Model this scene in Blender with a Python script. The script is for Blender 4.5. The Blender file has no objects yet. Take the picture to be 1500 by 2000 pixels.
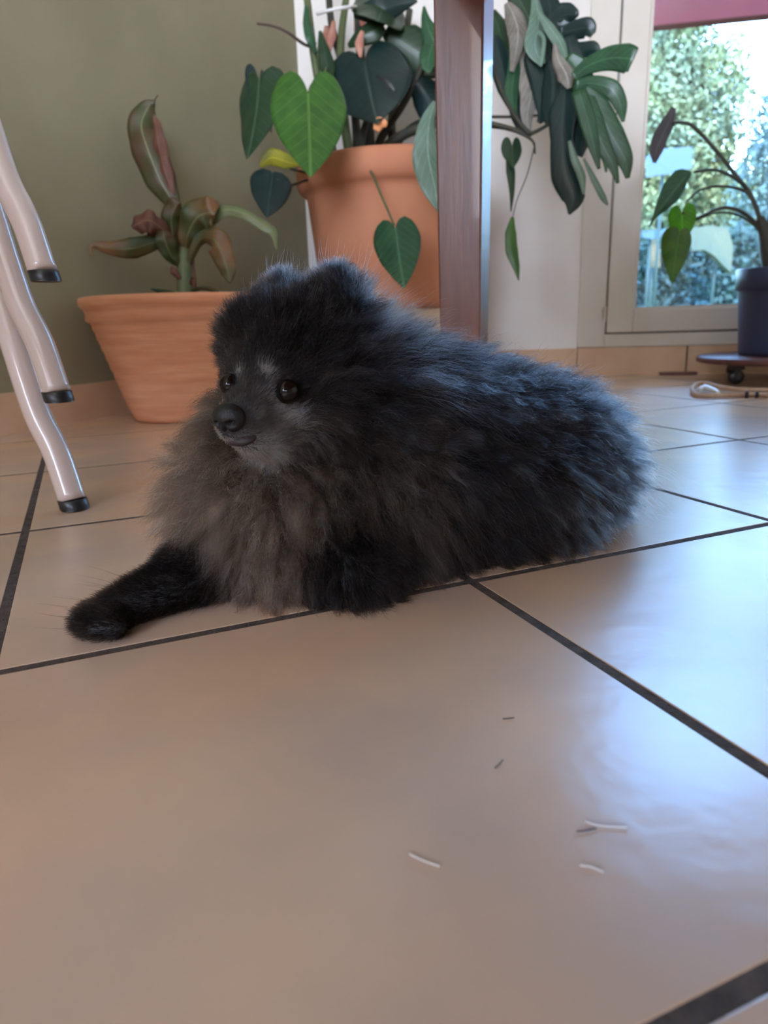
import bpy, bmesh, math, random
import numpy as np
from mathutils import Vector, Matrix, kdtree
random.seed(7); rng = np.random.default_rng(7)
SC = bpy.context.scene; COL = SC.collection

# ------------------------------------------------------------------ camera
TILE = 1/3
FPX, PITCH, ROLL, CAMH = 1366.5, 0.27041606, 0.0327462, 0.59864199*TILE
cF = np.array([0, math.cos(PITCH), -math.sin(PITCH)])
_d = np.array([0, -math.sin(PITCH), -math.cos(PITCH)]); _x = np.array([1., 0, 0])
cX = math.cos(ROLL)*_x + math.sin(ROLL)*_d
cD = -math.sin(ROLL)*_x + math.cos(ROLL)*_d
cC = np.array([0, 0, CAMH])
def W(u, v, d):            # a point at depth d seen at a photo pixel
    return Vector(cC + d*(cF + cX*(u-750)/FPX + cD*(v-1000)/FPX))
def FLR(u, v, z=0):
    q = cF + cX*(u-750)/FPX + cD*(v-1000)/FPX
    return Vector(cC + q*(z-CAMH)/q[2])
cam = bpy.data.cameras.new('camera'); co = bpy.data.objects.new('camera', cam); COL.objects.link(co)
M = Matrix.Identity(4)
for i in range(3):
    M[i][0] = cX[i]; M[i][1] = -cD[i]; M[i][2] = -cF[i]; M[i][3] = cC[i]
co.matrix_world = M
cam.sensor_fit = 'VERTICAL'; cam.sensor_height = 36; cam.lens = FPX/2000*36
cam.clip_start = .02; cam.clip_end = 200
cam.dof.use_dof = True; cam.dof.focus_distance = .54; cam.dof.aperture_fstop = 8.5
SC.camera = co

# ------------------------------------------------------------------ light
w = bpy.data.worlds.new('sky'); SC.world = w; w.use_nodes = True
nt = w.node_tree; bg = nt.nodes['Background']
tc = nt.nodes.new('ShaderNodeTexCoord'); sep = nt.nodes.new('ShaderNodeSeparateXYZ'); ramp = nt.nodes.new('ShaderNodeValToRGB')
nt.links.new(tc.outputs['Generated'], sep.inputs[0]); nt.links.new(sep.outputs['Z'], ramp.inputs[0]); nt.links.new(ramp.outputs[0], bg.inputs[0])
ramp.color_ramp.elements[0].position = 0.0; ramp.color_ramp.elements[0].color = (.46, .71, 1, 1)
ramp.color_ramp.elements[1].position = .5; ramp.color_ramp.elements[1].color = (.22, .49, 1, 1)
bg.inputs[1].default_value = 21.0
def light(kind, name, loc, energy, color, rot=None, target=None, **k):
    l = bpy.data.lights.new(name, kind); o = bpy.data.objects.new(name, l); COL.objects.link(o)
    l.energy = energy; l.color = color
    for a, b in k.items(): setattr(l, a, b)
    o.location = loc
    if target is not None: o.rotation_euler = (Vector(target)-Vector(loc)).to_track_quat('-Z', 'Y').to_euler()
    return o
light('SUN', 'sun', (0, -5, 8), 9, (1, .95, .82), target=(1.6, 3, 0.5), angle=math.radians(1))
SC.view_settings.view_transform = 'Standard'; SC.view_settings.look = 'None'
SC.view_settings.gamma = 1; SC.view_settings.use_curve_mapping = False
SC.view_settings.exposure = 0.0

# ------------------------------------------------------------------ helpers
def link(o, parent=None):
    COL.objects.link(o)
    if parent is not None: o.parent = parent
    return o
def meshobj(name, verts, faces, mat, parent=None, smooth=True, uvs=None, mats=None, fmat=None):
    me = bpy.data.meshes.new(name); me.from_pydata([tuple(v) for v in verts], [], faces); me.update()
    for m_ in (mats or [mat]): me.materials.append(m_)
    if smooth: me.polygons.foreach_set('use_smooth', [True]*len(me.polygons))
    if fmat: me.polygons.foreach_set('material_index', fmat)
    if uvs is not None:
        ul = me.uv_layers.new(name='UVMap'); vi = np.zeros(len(me.loops), dtype=np.int32); me.loops.foreach_get('vertex_index', vi)
        ul.data.foreach_set('uv', np.array(uvs, dtype=np.float32)[vi].ravel())
    o = bpy.data.objects.new(name, me); return link(o, parent)
def thing(name, label, cat, loc=(0, 0, 0), group=None):
    o = bpy.data.objects.new(name, None); o.empty_display_size = .05; COL.objects.link(o); o.location = loc
    tag(o, label, cat, group); return o
def tag(o, label, cat, group=None):
    o['label'] = label; o['category'] = cat
    if group: o['group'] = group
    return o
def put(o, t):             # keep world-built geometry where it stands under a thing with a location
    o.parent = t; o.matrix_parent_inverse = Matrix.Translation(t.location).inverted(); return o
def struct(o): o['kind'] = 'structure'; return o
def box_data(c, s, R=None):
    vs = []; 
    for z in (-.5, .5):
        for x, y in ((-.5, -.5), (.5, -.5), (.5, .5), (-.5, .5)):
            v = Vector((x*s[0], y*s[1], z*s[2])); 
            if R is not None: v = R @ v
            vs.append(v+Vector(c))
    fs = [(3, 2, 1, 0), (4, 5, 6, 7), (0, 1, 5, 4), (1, 2, 6, 5), (2, 3, 7, 6), (3, 0, 4, 7)]
    return vs, fs
def boxes(name, lst, mat, parent=None, bevel=0.0, R=None):
    V, Fc = [], []
    for c, s in lst:
        v, f = box_data(c, s, R); n = len(V); V += v; Fc += [tuple(i+n for i in q) for q in f]
    o = meshobj(name, V, Fc, mat, parent, smooth=False)
    if bevel:
        b = o.modifiers.new('bevel', 'BEVEL'); b.width = bevel; b.segments = 3; b.limit_method = 'ANGLE'
    return o
def tube_data(pts, rad, n=12, cap=True, flat=1.0):
    pts = [Vector(p) for p in pts]; V, Fc = [], []
    if not hasattr(rad, '__len__'): rad = [rad]*len(pts)
    t0 = (pts[1]-pts[0]).normalized(); up = Vector((0, 0, 1)) if abs(t0.z) < .9 else Vector((0, 1, 0))
    a = t0.cross(up).normalized()
    for i, p in enumerate(pts):
        t = (pts[min(i+1, len(pts)-1)]-pts[max(i-1, 0)]).normalized()
        a = (a - t*a.dot(t)).normalized(); b = t.cross(a)
        for k in range(n):
            an = 2*math.pi*k/n; V.append(p+(a*math.cos(an)+b*math.sin(an)*flat)*rad[i])
    for i in range(len(pts)-1):
        for k in range(n):
            q = (k+1) % n; Fc.append((i*n+k, i*n+q, (i+1)*n+q, (i+1)*n+k))
    if cap: Fc.append(tuple(range(n-1, -1, -1))); Fc.append(tuple((len(pts)-1)*n+k for k in range(n)))
    return V, Fc
def spline(pts, m=6):
    P = [Vector(p) for p in pts]; P = [P[0]*2-P[1]]+P+[P[-1]*2-P[-2]]; out = []
    for i in range(1, len(P)-2):
        for k in range(m):
            t = k/m; a, b, c, d = P[i-1:i+3]
            out.append(.5*((2*b)+(c-a)*t+(2*a-5*b+4*c-d)*t*t+(3*b-a-3*c+d)*t**3))
    out.append(P[-2]); return out
def tube(name, pts, rad, mat, parent=None, n=12, m=0, flat=1.0):
    if m:
        if hasattr(rad, '__len__'): rad = [float(np.interp(i/m, range(len(rad)), rad)) for i in range((len(pts)-1)*m+1)]
        pts = spline(pts, m)
    v, f = tube_data(pts, rad, n, flat=flat); return meshobj(name, v, f, mat, parent)
def lathe(name, prof, mat, parent, loc, n=64):
    V, Fc = [], []
    for r, z in prof:
        for k in range(n):
            a = 2*math.pi*k/n; V.append(Vector((loc[0]+r*math.cos(a), loc[1]+r*math.sin(a), loc[2]+z)))
    for i in range(len(prof)-1):
        for k in range(n):
            q = (k+1) % n; Fc.append((i*n+k, i*n+q, (i+1)*n+q, (i+1)*n+k))
    Fc.append(tuple(range(n-1, -1, -1))); Fc.append(tuple((len(prof)-1)*n+k for k in range(n)))
    return meshobj(name, V, Fc, mat, parent)

# ------------------------------------------------------------------ materials
def mat(name, col, rough=.5, col2=None, scale=8, bump=0, bscale=60, spec=.5, metal=0, coat=0, stretch=(1, 1, 1), detail=5, contrast=(.35, .65), trans=0, uvleaf=None):
    m = bpy.data.materials.new(name); m.use_nodes = True; t = m.node_tree; b = t.nodes['Principled BSDF']
    b.inputs['Base Color'].default_value = (*col, 1); b.inputs['Roughness'].default_value = rough
    b.inputs['Specular IOR Level'].default_value = spec; b.inputs['Metallic'].default_value = metal; b.inputs['Coat Weight'].default_value = coat
    g = t.nodes.new('ShaderNodeNewGeometry') if not uvleaf else t.nodes.new('ShaderNodeTexCoord')
    mp = t.nodes.new('ShaderNodeMapping'); mp.inputs['Scale'].default_value = stretch
    t.links.new(g.outputs['Position' if not uvleaf else 'Object'], mp.inputs[0])
    last = None
    if col2 is not None:
        n = t.nodes.new('ShaderNodeTexNoise'); n.inputs['Scale'].default_value = scale; n.inputs['Detail'].default_value = detail
        r = t.nodes.new('ShaderNodeMapRange'); r.inputs['From Min'].default_value = contrast[0]; r.inputs['From Max'].default_value = contrast[1]
        x = t.nodes.new('ShaderNodeMix'); x.data_type = 'RGBA'; x.inputs[6].default_value = (*col, 1); x.inputs[7].default_value = (*col2, 1)
        t.links.new(mp.outputs[0], n.inputs['Vector']); t.links.new(n.outputs[0], r.inputs[0]); t.links.new(r.outputs[0], x.inputs[0]); t.links.new(x.outputs[2], b.inputs['Base Color']); last = x.outputs[2]
    if uvleaf:   # veins across a leaf: uv.x = 0..1 across (0.5 the midrib), uv.y along
        uv = t.nodes.new('ShaderNodeUVMap'); s = t.nodes.new('ShaderNodeSeparateXYZ'); t.links.new(uv.outputs[0], s.inputs[0])
        def mth(op, a, b_=None):
            q = t.nodes.new('ShaderNodeMath'); q.operation = op
            for i, z in enumerate((a, b_)):
                if z is None: continue
                if isinstance(z, (int, float)): q.inputs[i].default_value = z
                else: t.links.new(z, q.inputs[i])
            return q.outputs[0]
        ax = mth('ABSOLUTE', mth('SUBTRACT', s.outputs[0], .5))
        mid = mth('LESS_THAN', ax, .018)
        st = mth('MULTIPLY', mth('SUBTRACT', s.outputs[1], mth('MULTIPLY', ax, .5)), uvleaf[1])
        ve = mth('LESS_THAN', mth('ABSOLUTE', mth('SUBTRACT', mth('FRACT', st), .5)), .045)
        msk = mth('MAXIMUM', mid, mth('MULTIPLY', ve, .45))
        x = t.nodes.new('ShaderNodeMix'); x.data_type = 'RGBA'; x.inputs[6].default_value = (*col, 1); x.inputs[7].default_value = (*uvleaf[0], 1)
        if last is not None: t.links.new(last, x.inputs[6])
        t.links.new(msk, x.inputs[0]); t.links.new(x.outputs[2], b.inputs['Base Color']); last = x.outputs[2]
        if trans:
            tr = t.nodes.new('ShaderNodeBsdfTranslucent'); mx = t.nodes.new('ShaderNodeMixShader'); mx.inputs[0].default_value = trans
            t.links.new(last, tr.inputs[0]); t.links.new(b.outputs[0], mx.inputs[1]); t.links.new(tr.outputs[0], mx.inputs[2])
            t.links.new(mx.outputs[0], t.nodes['Material Output'].inputs[0])
    if bump:
        n2 = t.nodes.new('ShaderNodeTexNoise'); n2.inputs['Scale'].default_value = bscale; n2.inputs['Detail'].default_value = 4
        bp = t.nodes.new('ShaderNodeBump'); bp.inputs['Strength'].default_value = bump; bp.inputs['Distance'].default_value = .01
        t.links.new(mp.outputs[0], n2.inputs['Vector']); t.links.new(n2.outputs[0], bp.inputs['Height']); t.links.new(bp.outputs[0], b.inputs['Normal'])
    return m
M_tile = mat('beige_tile', (.62, .40,   .245), .26, (.49, .345, .25), 6, bump=.05, bscale=30, spec=.85, detail=10, contrast=(.36, .64))
M_grout = mat('dark_grout', (.04, .027, .019), .9, (.085, .06, .045), 90, bump=.5, bscale=700)
M_base = mat('skirting_tile', (.66, .44, .28), .3, (.60, .38, .23), 12, spec=.5)
M_green = mat('olive_plaster', (.300, .268, .165), .8, (.250, .225, .135), 3, bump=.08, bscale=40)
M_white = mat('white_plaster', (.82, .78, .73), .8, (.76, .71, .66), 3, bump=.06, bscale=40)
M_ceil = mat('ceiling_paint', (.75, .72, .66), .9)
M_frame = mat('door_frame_paint', (.66, .60, .52), .4, (.62, .55, .46), 6)
M_terra = mat('terracotta', (.66, .27, .13), .75, (.76, .36, .19), 10, bump=.12, bscale=30, stretch=(1, 1, 9), contrast=(.3, .7))
M_terra2 = mat('terracotta_dark', (.53, .20, .10), .75, (.60, .25, .13), 6, bump=.05, bscale=30)
M_soil = mat('soil', (.04, .025, .015), .95, (.09, .06, .04), 80, bump=1, bscale=90)
M_wood = mat('red_brown_wood', (.115, .038, .028), .32, (.19, .07, .045), 9, bump=.04, bscale=30, stretch=(6, 6, .55), coat=.3, contrast=(.35, .7))
M_plinth = mat('tan_wood', (.50, .34, .20), .6, (.42, .27, .15), 10, stretch=(1, 1, 6))
M_metal = mat('cream_enamel', (.60, .48, .41), .2, (.55, .43, .36), 5, coat=.6)
M_rub = mat('black_rubber', (.012, .012, .013), .35)
M_blue = mat('blue_grey_plastic', (.032, .048, .11), .45, (.04, .058, .125), 6)
M_dolly = mat('dark_red_wood', (.10, .035, .03), .5, (.16, .06, .05), 20)
M_tan = mat('tan_strap', (.42, .25, .15), .7, (.5, .36, .25), 50)
M_wh = mat('white_plastic', (.75, .74, .72), .4)
M_stem = mat('green_stem', (.07, .11, .04), .5, (.11, .12, .05), 30)
M_dstem = mat('dark_stem', (.022, .026, .02), .6, (.05, .045, .03), 30)
M_pink = mat('pink_brown_sheath', (.42, .16, .12), .7, (.5, .25, .18), 30)
def leafmat(name, c, c2=None, vein=None, n=9, trans=.25, rough=.3, scale=25):
    return mat(name, c, rough, c2 or tuple(x*.8 for x in c), scale, spec=.5, uvleaf=(vein or tuple(min(1, x*1.7+.02) for x in c), n), trans=trans)
G_bright = leafmat('bright_leaf', (.055, .16, .025), (.035, .115, .02), (.12, .26, .06), rough=.28, scale=30)
G_dark = leafmat('dark_leaf', (.026, .062, .026), (.018, .048, .022))
G_mid = leafmat('mid_leaf', (.035, .115, .05), (.025, .085, .04))
G_deep = leafmat('deep_leaf', (.010, .030, .030), (.012, .034, .032), (.035, .07, .06))  # blue shift puts a bluish haze into the leaf colour
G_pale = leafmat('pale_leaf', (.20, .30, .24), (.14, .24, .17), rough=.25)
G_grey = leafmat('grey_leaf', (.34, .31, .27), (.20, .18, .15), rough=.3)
G_yell = leafmat('yellow_leaf', (.45, .42, .04), (.35, .36, .05))
G_ban = leafmat('olive_leaf', (.05, .070, .020), (.085, .045, .02), (.2, .22, .08), 26, rough=.45)
G_banp = leafmat('pale_olive_leaf', (.20, .22, .10), (.14, .17, .07), (.28, .3, .14), 26, rough=.45)
G_dry = leafmat('dry_leaf', (.09, .028, .018), (.19, .08, .05), (.3, .15, .08), 20, rough=.6)
G_tip = leafmat('dry_tip_leaf', (.05, .07, .02), (.24, .11, .04), (.2, .2, .08), 24, rough=.5, scale=12)
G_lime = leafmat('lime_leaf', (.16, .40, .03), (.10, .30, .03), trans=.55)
G_olv = leafmat('dark_lime_leaf', (.06, .16, .03), (.12, .24, .04), trans=.45)  # darker yellow-green of the longer hanging leaf

# ------------------------------------------------------------------ room
A0 = np.array([-.748, 1.368]); A1 = np.array([-.583, 1.691])
dl = (A1-A0)/np.linalg.norm(A1-A0); nl = np.array([-dl[1], dl[0]])   # nl points out of the room
A0 = A0 + nl*.012
def lw(y): return A0 + dl*(y-A0[1])/dl[1]
P1 = lw(2.43); P2 = np.array([.640, 2.315]); ang = math.radians(-13)
da = np.array([math.cos(ang), math.sin(ang)]); dn = np.array([-da[1], da[0]])    # dn points outdoors
P3 = P2 + da*2.2; B0 = lw(-2.6); B1 = np.array([P3[0]+.2, -2.6]); HC = 2.5
def wall(name, a, b, z0, z1, m, out, th=.14, extra=0):
    a = np.array(a, float); b = np.array(b, float); d = (b-a)/np.linalg.norm(b-a); a = a-d*extra; b = b+d*extra
    V = [(*a, z0), (*b, z0), (*(b+out*th), z0), (*(a+out*th), z0)]; V += [(v[0], v[1], z1) for v in V]
    F = [(3, 2, 1, 0), (4, 5, 6, 7), (0, 1, 5, 4), (1, 2, 6, 5), (2, 3, 7, 6), (3, 0, 4, 7)]
    return struct(meshobj(name, V, F, m, smooth=False))
wall('wall_left', B0, P1, 0, HC, M_green, nl)
db = (P2-P1)/np.linalg.norm(P2-P1); nb = np.array([-db[1], db[0]])
wall('wall_back', P1, P2, 0, HC, M_white, nb)
wall('baseboard_left', lw(-2.5), lw(2.41), 0, .080, M_base, -nl, .010)
wall('baseboard_back', P1+db*.02, P2-db*.0, 0, .086, M_base, -nb, .010)
wall('baseboard_right', P2+da*.003, P2+da*.331, 0, .086, M_base, -dn, .010)
wall('baseboard_front', P2+da*.336, P3, 0, .086, M_base, -dn, .010)
wall('trim_1', P2, P3, -.02, .084, M_grout, dn, .14)             # the step under the door
wall('wall_right', P2, P3, 2.2, HC, M_white, dn)
wall('wall_side', P3, B1, 0, HC, M_white, np.array([1., 0]))
# unseen wall behind the camera, with a wide opening added for the fill lamp
wall('wall_rear', B0, (-2.2, -2.6), 0, HC, M_white, np.array([0, -1.]))
wall('wall_rear_end', (0.2, -2.6), B1, 0, HC, M_white, np.array([0, -1.]))
wall('wall_rear_sill', (-2.2, -2.6), (0.2, -2.6), 0, .8, M_white, np.array([0, -1.]))
wall('wall_rear_lintel', (-2.2, -2.6), (0.2, -2.6), 2.1, HC, M_white, np.array([0, -1.]))
bx = [(*B0, HC), (*B1, HC), (*P3, HC), (*P2, HC), (*P1, HC)]
o = meshobj('ceiling', [Vector(v)+Vector((0, 0, k)) for k in (0, .15) for v in bx], [(4, 3, 2, 1, 0), (5, 6, 7, 8, 9)]+[(i, (i+1) % 5, (i+1) % 5+5, i+5) for i in range(5)], M_ceil, smooth=False); struct(o)
light('AREA', 'rear_warm_fill', (-1.0, -2.62, 1.45), 94, (1, .69, .42), target=(-1.0, 0, 1.2), shape='RECTANGLE', size=2.4, size_y=1.3)  # warm fill lamp added behind the camera
# door daylight
dcen = P2 + da*.9
lo = light('AREA', 'door_sky_portal', (*(dcen+dn*.16), 1.12), 1, (1, 1, 1), shape='RECTANGLE', size=1.7, size_y=2.0)
lo.rotation_euler = Vector((*(-dn), 0)).to_track_quat('-Z', 'Y').to_euler(); lo.data.cycles.is_portal = True

# floor: bevelled tiles over dark grout
th = 0.39182471; U = np.array([math.cos(th), math.sin(th)]); Vv = np.array([-math.sin(th), math.cos(th)])
OX, OY = -0.2316563*TILE, 1.33853964*TILE; g = .0040
V, Fc, fm = [], [], []
for i in range(-9, 13):
    for j in range(-12, 9):
        x0, x1 = OX+i*TILE, OX+(i+1)*TILE; y0, y1 = OY+j*TILE, OY+(j+1)*TILE
        c = U*(x0+x1)/2+Vv*(y0+y1)/2
        if c[1] > 2.9 or c[1] < -3.1 or c[0] > 3.3 or c[0] < -3.2: continue
        n = len(V)
        for ins, z in ((g, -.004), (g, -.0003), (g+.0003, -.0001), (g+.0009, 0)):
            for a, b in ((x0+ins, y0+ins), (x1-ins, y0+ins), (x1-ins, y1-ins), (x0+ins, y1-ins)):
                p = U*a+Vv*b; V.append((p[0], p[1], z))
        for r in range(3):
            for k in range(4):
                q = (k+1) % 4; Fc.append((n+4*r+k, n+4*r+q, n+4*r+4+q, n+4*r+4+k)); fm.append(0)
        Fc.append((n+12, n+13, n+14, n+15)); fm.append(0)
n = len(V); V += [(-3.6, -3.2, -.00042), (3.6, -3.2, -.00042), (3.6, 3.1, -.00042), (-3.6, 3.1, -.00042)]; Fc.append((n, n+1, n+2, n+3)); fm.append(1)
fo = meshobj('floor', V, Fc, None, smooth=False, mats=[M_tile, M_grout], fmat=fm)
bm = bmesh.new(); bm.from_mesh(fo.data)
for co_, no in ((lw(0)+nl*.02, nl), (P2+dn*.05, dn), (P1+nb*.05, nb)):
    bmesh.ops.bisect_plane(bm, geom=bm.verts[:]+bm.edges[:]+bm.faces[:], plane_co=(*co_, 0), plane_no=(*no, 0), clear_outer=True)
bm.to_mesh(fo.data); bm.free(); struct(fo)

# glass door: frame, two glazed leaves
Rd = Matrix.Rotation(ang, 3, 'Z')
def dp(s, off, z): p = P2+da*s+dn*off; return (p[0], p[1], z)
door = bpy.data.objects.new('door_1', None); link(door); struct(door); door.location = dp(0, .03, .086)
def dbox(name, lst, m, bevel=.003, parent=door):
    return put(boxes(name, [(dp((s0+s1)/2, (o0+o1)/2, (z0+z1)/2), (s1-s0, o1-o0, z1-z0)) for s0, s1, o0, o1, z0, z1 in lst], m, None, bevel, Rd), parent)
S0, S1, S2 = .0, .83, 1.66
dbox('door_frame', [(S0, .084, -.006, .10, .087, 2.2), (S2, S2+.09, .0, .10, .087, 2.2), (.084, S2, -.006, .10, .087, .127), (.086, S2, .0, .10, 2.13, 2.2)], M_frame)
dbox('gap_shade', [(.080, S2, .012, .05, .125, 2.13)][:0]+[(.083, .090, .004, .05, .125, 2.13), (.083, S2, .004, .05, .125, .133)], M_rub, 0)  # dark strips put in for the shade in the gap around the leaf
# wall beyond the door
wall('wall_right_end', P2+da*(S2+.09), P3, .086, 2.2, M_white, dn)
M_glass = bpy.data.materials.new('window_glass'); M_glass.use_nodes = True; t = M_glass.node_tree; t.nodes.remove(t.nodes['Principled BSDF'])
tr = t.nodes.new('ShaderNodeBsdfTransparent'); gl = t.nodes.new('ShaderNodeBsdfGlossy'); gl.inputs['Roughness'].default_value = .02
fr = t.nodes.new('ShaderNodeFresnel'); fr.inputs[0].default_value = 1.45; mx = t.nodes.new('ShaderNodeMixShader')
t.links.new(fr.outputs[0], mx.inputs[0]); t.links.new(tr.outputs[0], mx.inputs[1]); t.links.new(gl.outputs[0], mx.inputs[2]); t.links.new(mx.outputs[0], t.nodes['Material Output'].inputs[0])
tr.inputs[0].default_value = (.93, .97, .97, 1)
for a, b in ((.088, S1), (S1+.004, S2-.002)):
    lf = dbox('door_leaf', [(a, a+.078, -.008, .05, .131, 2.128), (b-.078, b, -.008, .05, .131, 2.128), (a+.078, b-.078, -.008, .05, .131, .20), (a+.078, b-.078, -.008, .05, 2.05, 2.128)], M_frame, .004)
    gp = dbox('glass_pane', [(a+.07, b-.07, .02, .026, .195, 2.055)], M_glass, 0)
    bd = dbox('glazing_bead', [(a+.078, a+.086, .002, .02, .20, 2.05), (b-.086, b-.078, .002, .02, .20, 2.05), (a+.086, b-.086, .002, .02, .20, .207)], M_frame, .001)
dbox('hinge', [(.070, .086, -.006, .0, .165, .212)], M_frame, .001)

# ------------------------------------------------------------------ outdoors
M_grass = mat('lawn', (.10, .17, .05), .9, (.17, .24, .07), 3)
o = meshobj('ground', [(-14, 2.6, -.12), (20, 2.6, -.12), (20, 30, -.12), (-14, 30, -.12)], [(0, 1, 2, 3)], M_grass, smooth=False); struct(o)
def foliage(name, cen, rad, n, size, m, label, cat, trunk=None, group=None, boxy=False):
    root = thing(name, label, cat, (cen[0], cen[1], -.12), group)
    c = np.array(cen); r = np.array(rad)
    if boxy: p = (rng.random((n, 3))*2-1)*r+c
    else:
        q = rng.normal(size=(n, 3)); q /= np.linalg.norm(q, axis=1)[:, None]
        lob = 1+.22*np.sin(q[:, 0]*5+1)*np.sin(q[:, 2]*6+2)+.12*np.sin(q[:, 1]*11)*np.sin(q[:, 2]*13)
        p = c+q*r*(rng.random((n, 1))**.45)*lob[:, None]
    a = rng.normal(size=(n, 3)); a /= np.linalg.norm(a, axis=1)[:, None]; b = np.cross(a, rng.normal(size=(n, 3))); b /= np.linalg.norm(b, axis=1)[:, None]
    s = size*(.6+.8*rng.random((n, 1)))
    quad = np.stack([p-a*s, p-b*s*.5, p+a*s, p+b*s*.5], 1).reshape(-1, 3)
    me = bpy.data.meshes.new('foliage'); me.vertices.add(4*n); me.vertices.foreach_set('co', quad.ravel()); me.loops.add(4*n); me.loops.foreach_set('vertex_index', np.arange(4*n, dtype=np.int32))
    me.polygons.add(n); me.polygons.foreach_set('loop_start', np.arange(0, 4*n, 4, dtype=np.int32)); me.update(); me.validate(); me.materials.append(m)
    put(link(bpy.data.objects.new('foliage', me)), root)
    if trunk: put(tube('trunk', [(cen[0], cen[1], -.12), (cen[0]+.1, cen[1], cen[2]*.6), (cen[0], cen[1]+.1, cen[2])], [trunk, trunk*.8, trunk*.4], M_bark), root)
    return root
M_bark = mat('bark', (.12, .09, .07), .9)
F_tree = mat('tree_foliage', (.20, .20, .085), .8, (.13, .145, .08), 1.6, contrast=(.4, .6))
F_tree2 = mat('blue_green_foliage', (.11, .15, .12), .7, (.06, .09, .095), 2.5, contrast=(.4, .6))
F_hedge = mat('hedge_foliage', (.022, .045, .045), .7, (.04, .07, .06), 2.5, contrast=(.4, .6))
E1 = W(1330, 300, 11.5)
foliage('garden_tree', (E1[0]-.35, E1[1], E1[2]-.35), (1.25, .8, 2.6), 42000, .06, F_tree, 'broad yellow-green garden tree seen through the left side of the glass', 'tree', .12)
E2 = W(1560, 330, 10)
foliage('garden_tree', (E2[0], E2[1], E2[2]-.1), (.85, .6, 1.5), 9000, .05, F_tree2, 'smaller blue-green garden tree at the right edge of the window view', 'tree', .07)
E3 = W(1420, 400, 15.5)
foliage('garden_shrub', (E3[0]+.6, E3[1], E3[2]-.1), (1.6, .6, .95), 12000, .055, F_tree, 'low yellow-green shrub between the garden trees behind the hedge', 'shrub', .05)
H0 = W(1330, 520, 8.5); zt = W(1330, 436, 8.5)[2]
hg = foliage('hedge', (H0[0]+1.2, H0[1]+.3, (zt-.12)/2-.06), (3.6, .3, (zt+.12)/2-.02), 34000, .05, F_hedge, 'dark clipped hedge across the garden behind the glass door', 'hedge', boxy=True)
hc = boxes('hedge_core', [((H0[0]+1.2, H0[1]+.36, (zt-.12)/2-.03), (7.1, .4, zt+.12-.06))], F_hedge); put(hc, hg)
# red beam over the terrace, made taller out of view to block sky
fa, fb = W(1236, 58, 4.4), W(1500, 19, 4.25); dirr = (fb-fa).normalized(); dirr.z = 0; dirr.normalize(); zb_ = W(1345, 43, 4.33)[2]
fa = fa-dirr*2.4; fb = fb+dirr*1.6
bmr = thing('terrace_beam', 'dark red painted beam outside above the glass door', 'beam', (fa[0], fa[1], -.12))
M_red = mat('red_paint', (.070, .016, .018), 1, (.055, .013, .015), 4, spec=0)
Rb = Matrix.Rotation(math.atan2(dirr.y, dirr.x), 3, 'Z'); mc = (fa+fb)/2
put(boxes('beam', [((mc[0], mc[1]+.05, zb_+.29), ((fb-fa).length, .10, .58))], M_red, None, .006, Rb), bmr)
for e_ in (fa, fb): put(boxes('post', [((e_[0], e_[1]+.05, (zb_-.12)/2), (.1, .1, zb_+.12))], M_red, None, .006, Rb), bmr)
# panels added in front of the hedge for pale patches in the glass
def slab(name, px, d, th_, m, label, cat):
    pts = [W(u, v, d) for u, v in px]; n = len(pts); off = Vector((0, th_, 0))
    o = meshobj(name, pts+[p+off for p in pts], [tuple(range(n-1, -1, -1)), tuple(range(n, 2*n))]+[(i, (i+1) % n, (i+1) % n+n, i+n) for i in range(n)], m, smooth=False)
    return tag(o, label, cat)
M_pole = mat('dark_green_pole', (.02, .035, .03), .7)
def board(name, px, d, th_, m, label, cat, pole_u, pole_v):
    o = slab(name, px, d, th_, m, label, cat); a = W(pole_u, pole_v, d); a.y += th_+.02
    v_, f_ = tube_data([Vector((a.x, a.y, -.12)), a], .018, 8); meshobj('pole', v_, f_, M_pole, o)  # added pole carries the panel
board('garden_panel', [(1353, 446), (1386, 440), (1422, 445), (1432, 480), (1428, 532), (1412, 518), (1396, 500), (1376, 488), (1352, 490), (1348, 470)], 7.9, .1, mat('yellow_patch', (.075, .066, .032), .8, (.045, .05, .03), 3), 'pale yellow panel added for a sunlit patch in front of the dark hedge, beside the plant leaves', 'board', 1410, 470)
board('garden_patch', [(1272, 468), (1288, 466), (1290, 522), (1272, 522)], 7.9, .05, mat('ochre_patch', (.09, .055, .02), .8), 'short narrow ochre panel added for a yellow strip before the hedge, left of the hanging leaves', 'board', 1281, 480)
board('garden_patch', [(1253, 455), (1272, 451), (1296, 452), (1290, 463), (1272, 467), (1256, 464)], 7.5, .05, mat('blue_cap_patch', (.035, .06, .08), .6), 'small pale blue panel added for a patch just above the narrow ochre one outside', 'plate', 1275, 458)
board('garden_pale_panel', [(1263, 305), (1296, 290), (1352, 287), (1352, 328), (1320, 338), (1290, 342), (1263, 346)], 7.1, .02, mat('pale_blue_patch', (.035, .055, .07), .6), 'pale blue panel added for a light patch in front of the garden tree', 'panel', 1300, 300)  # added panel for a pale blue patch of unclear origin

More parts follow.
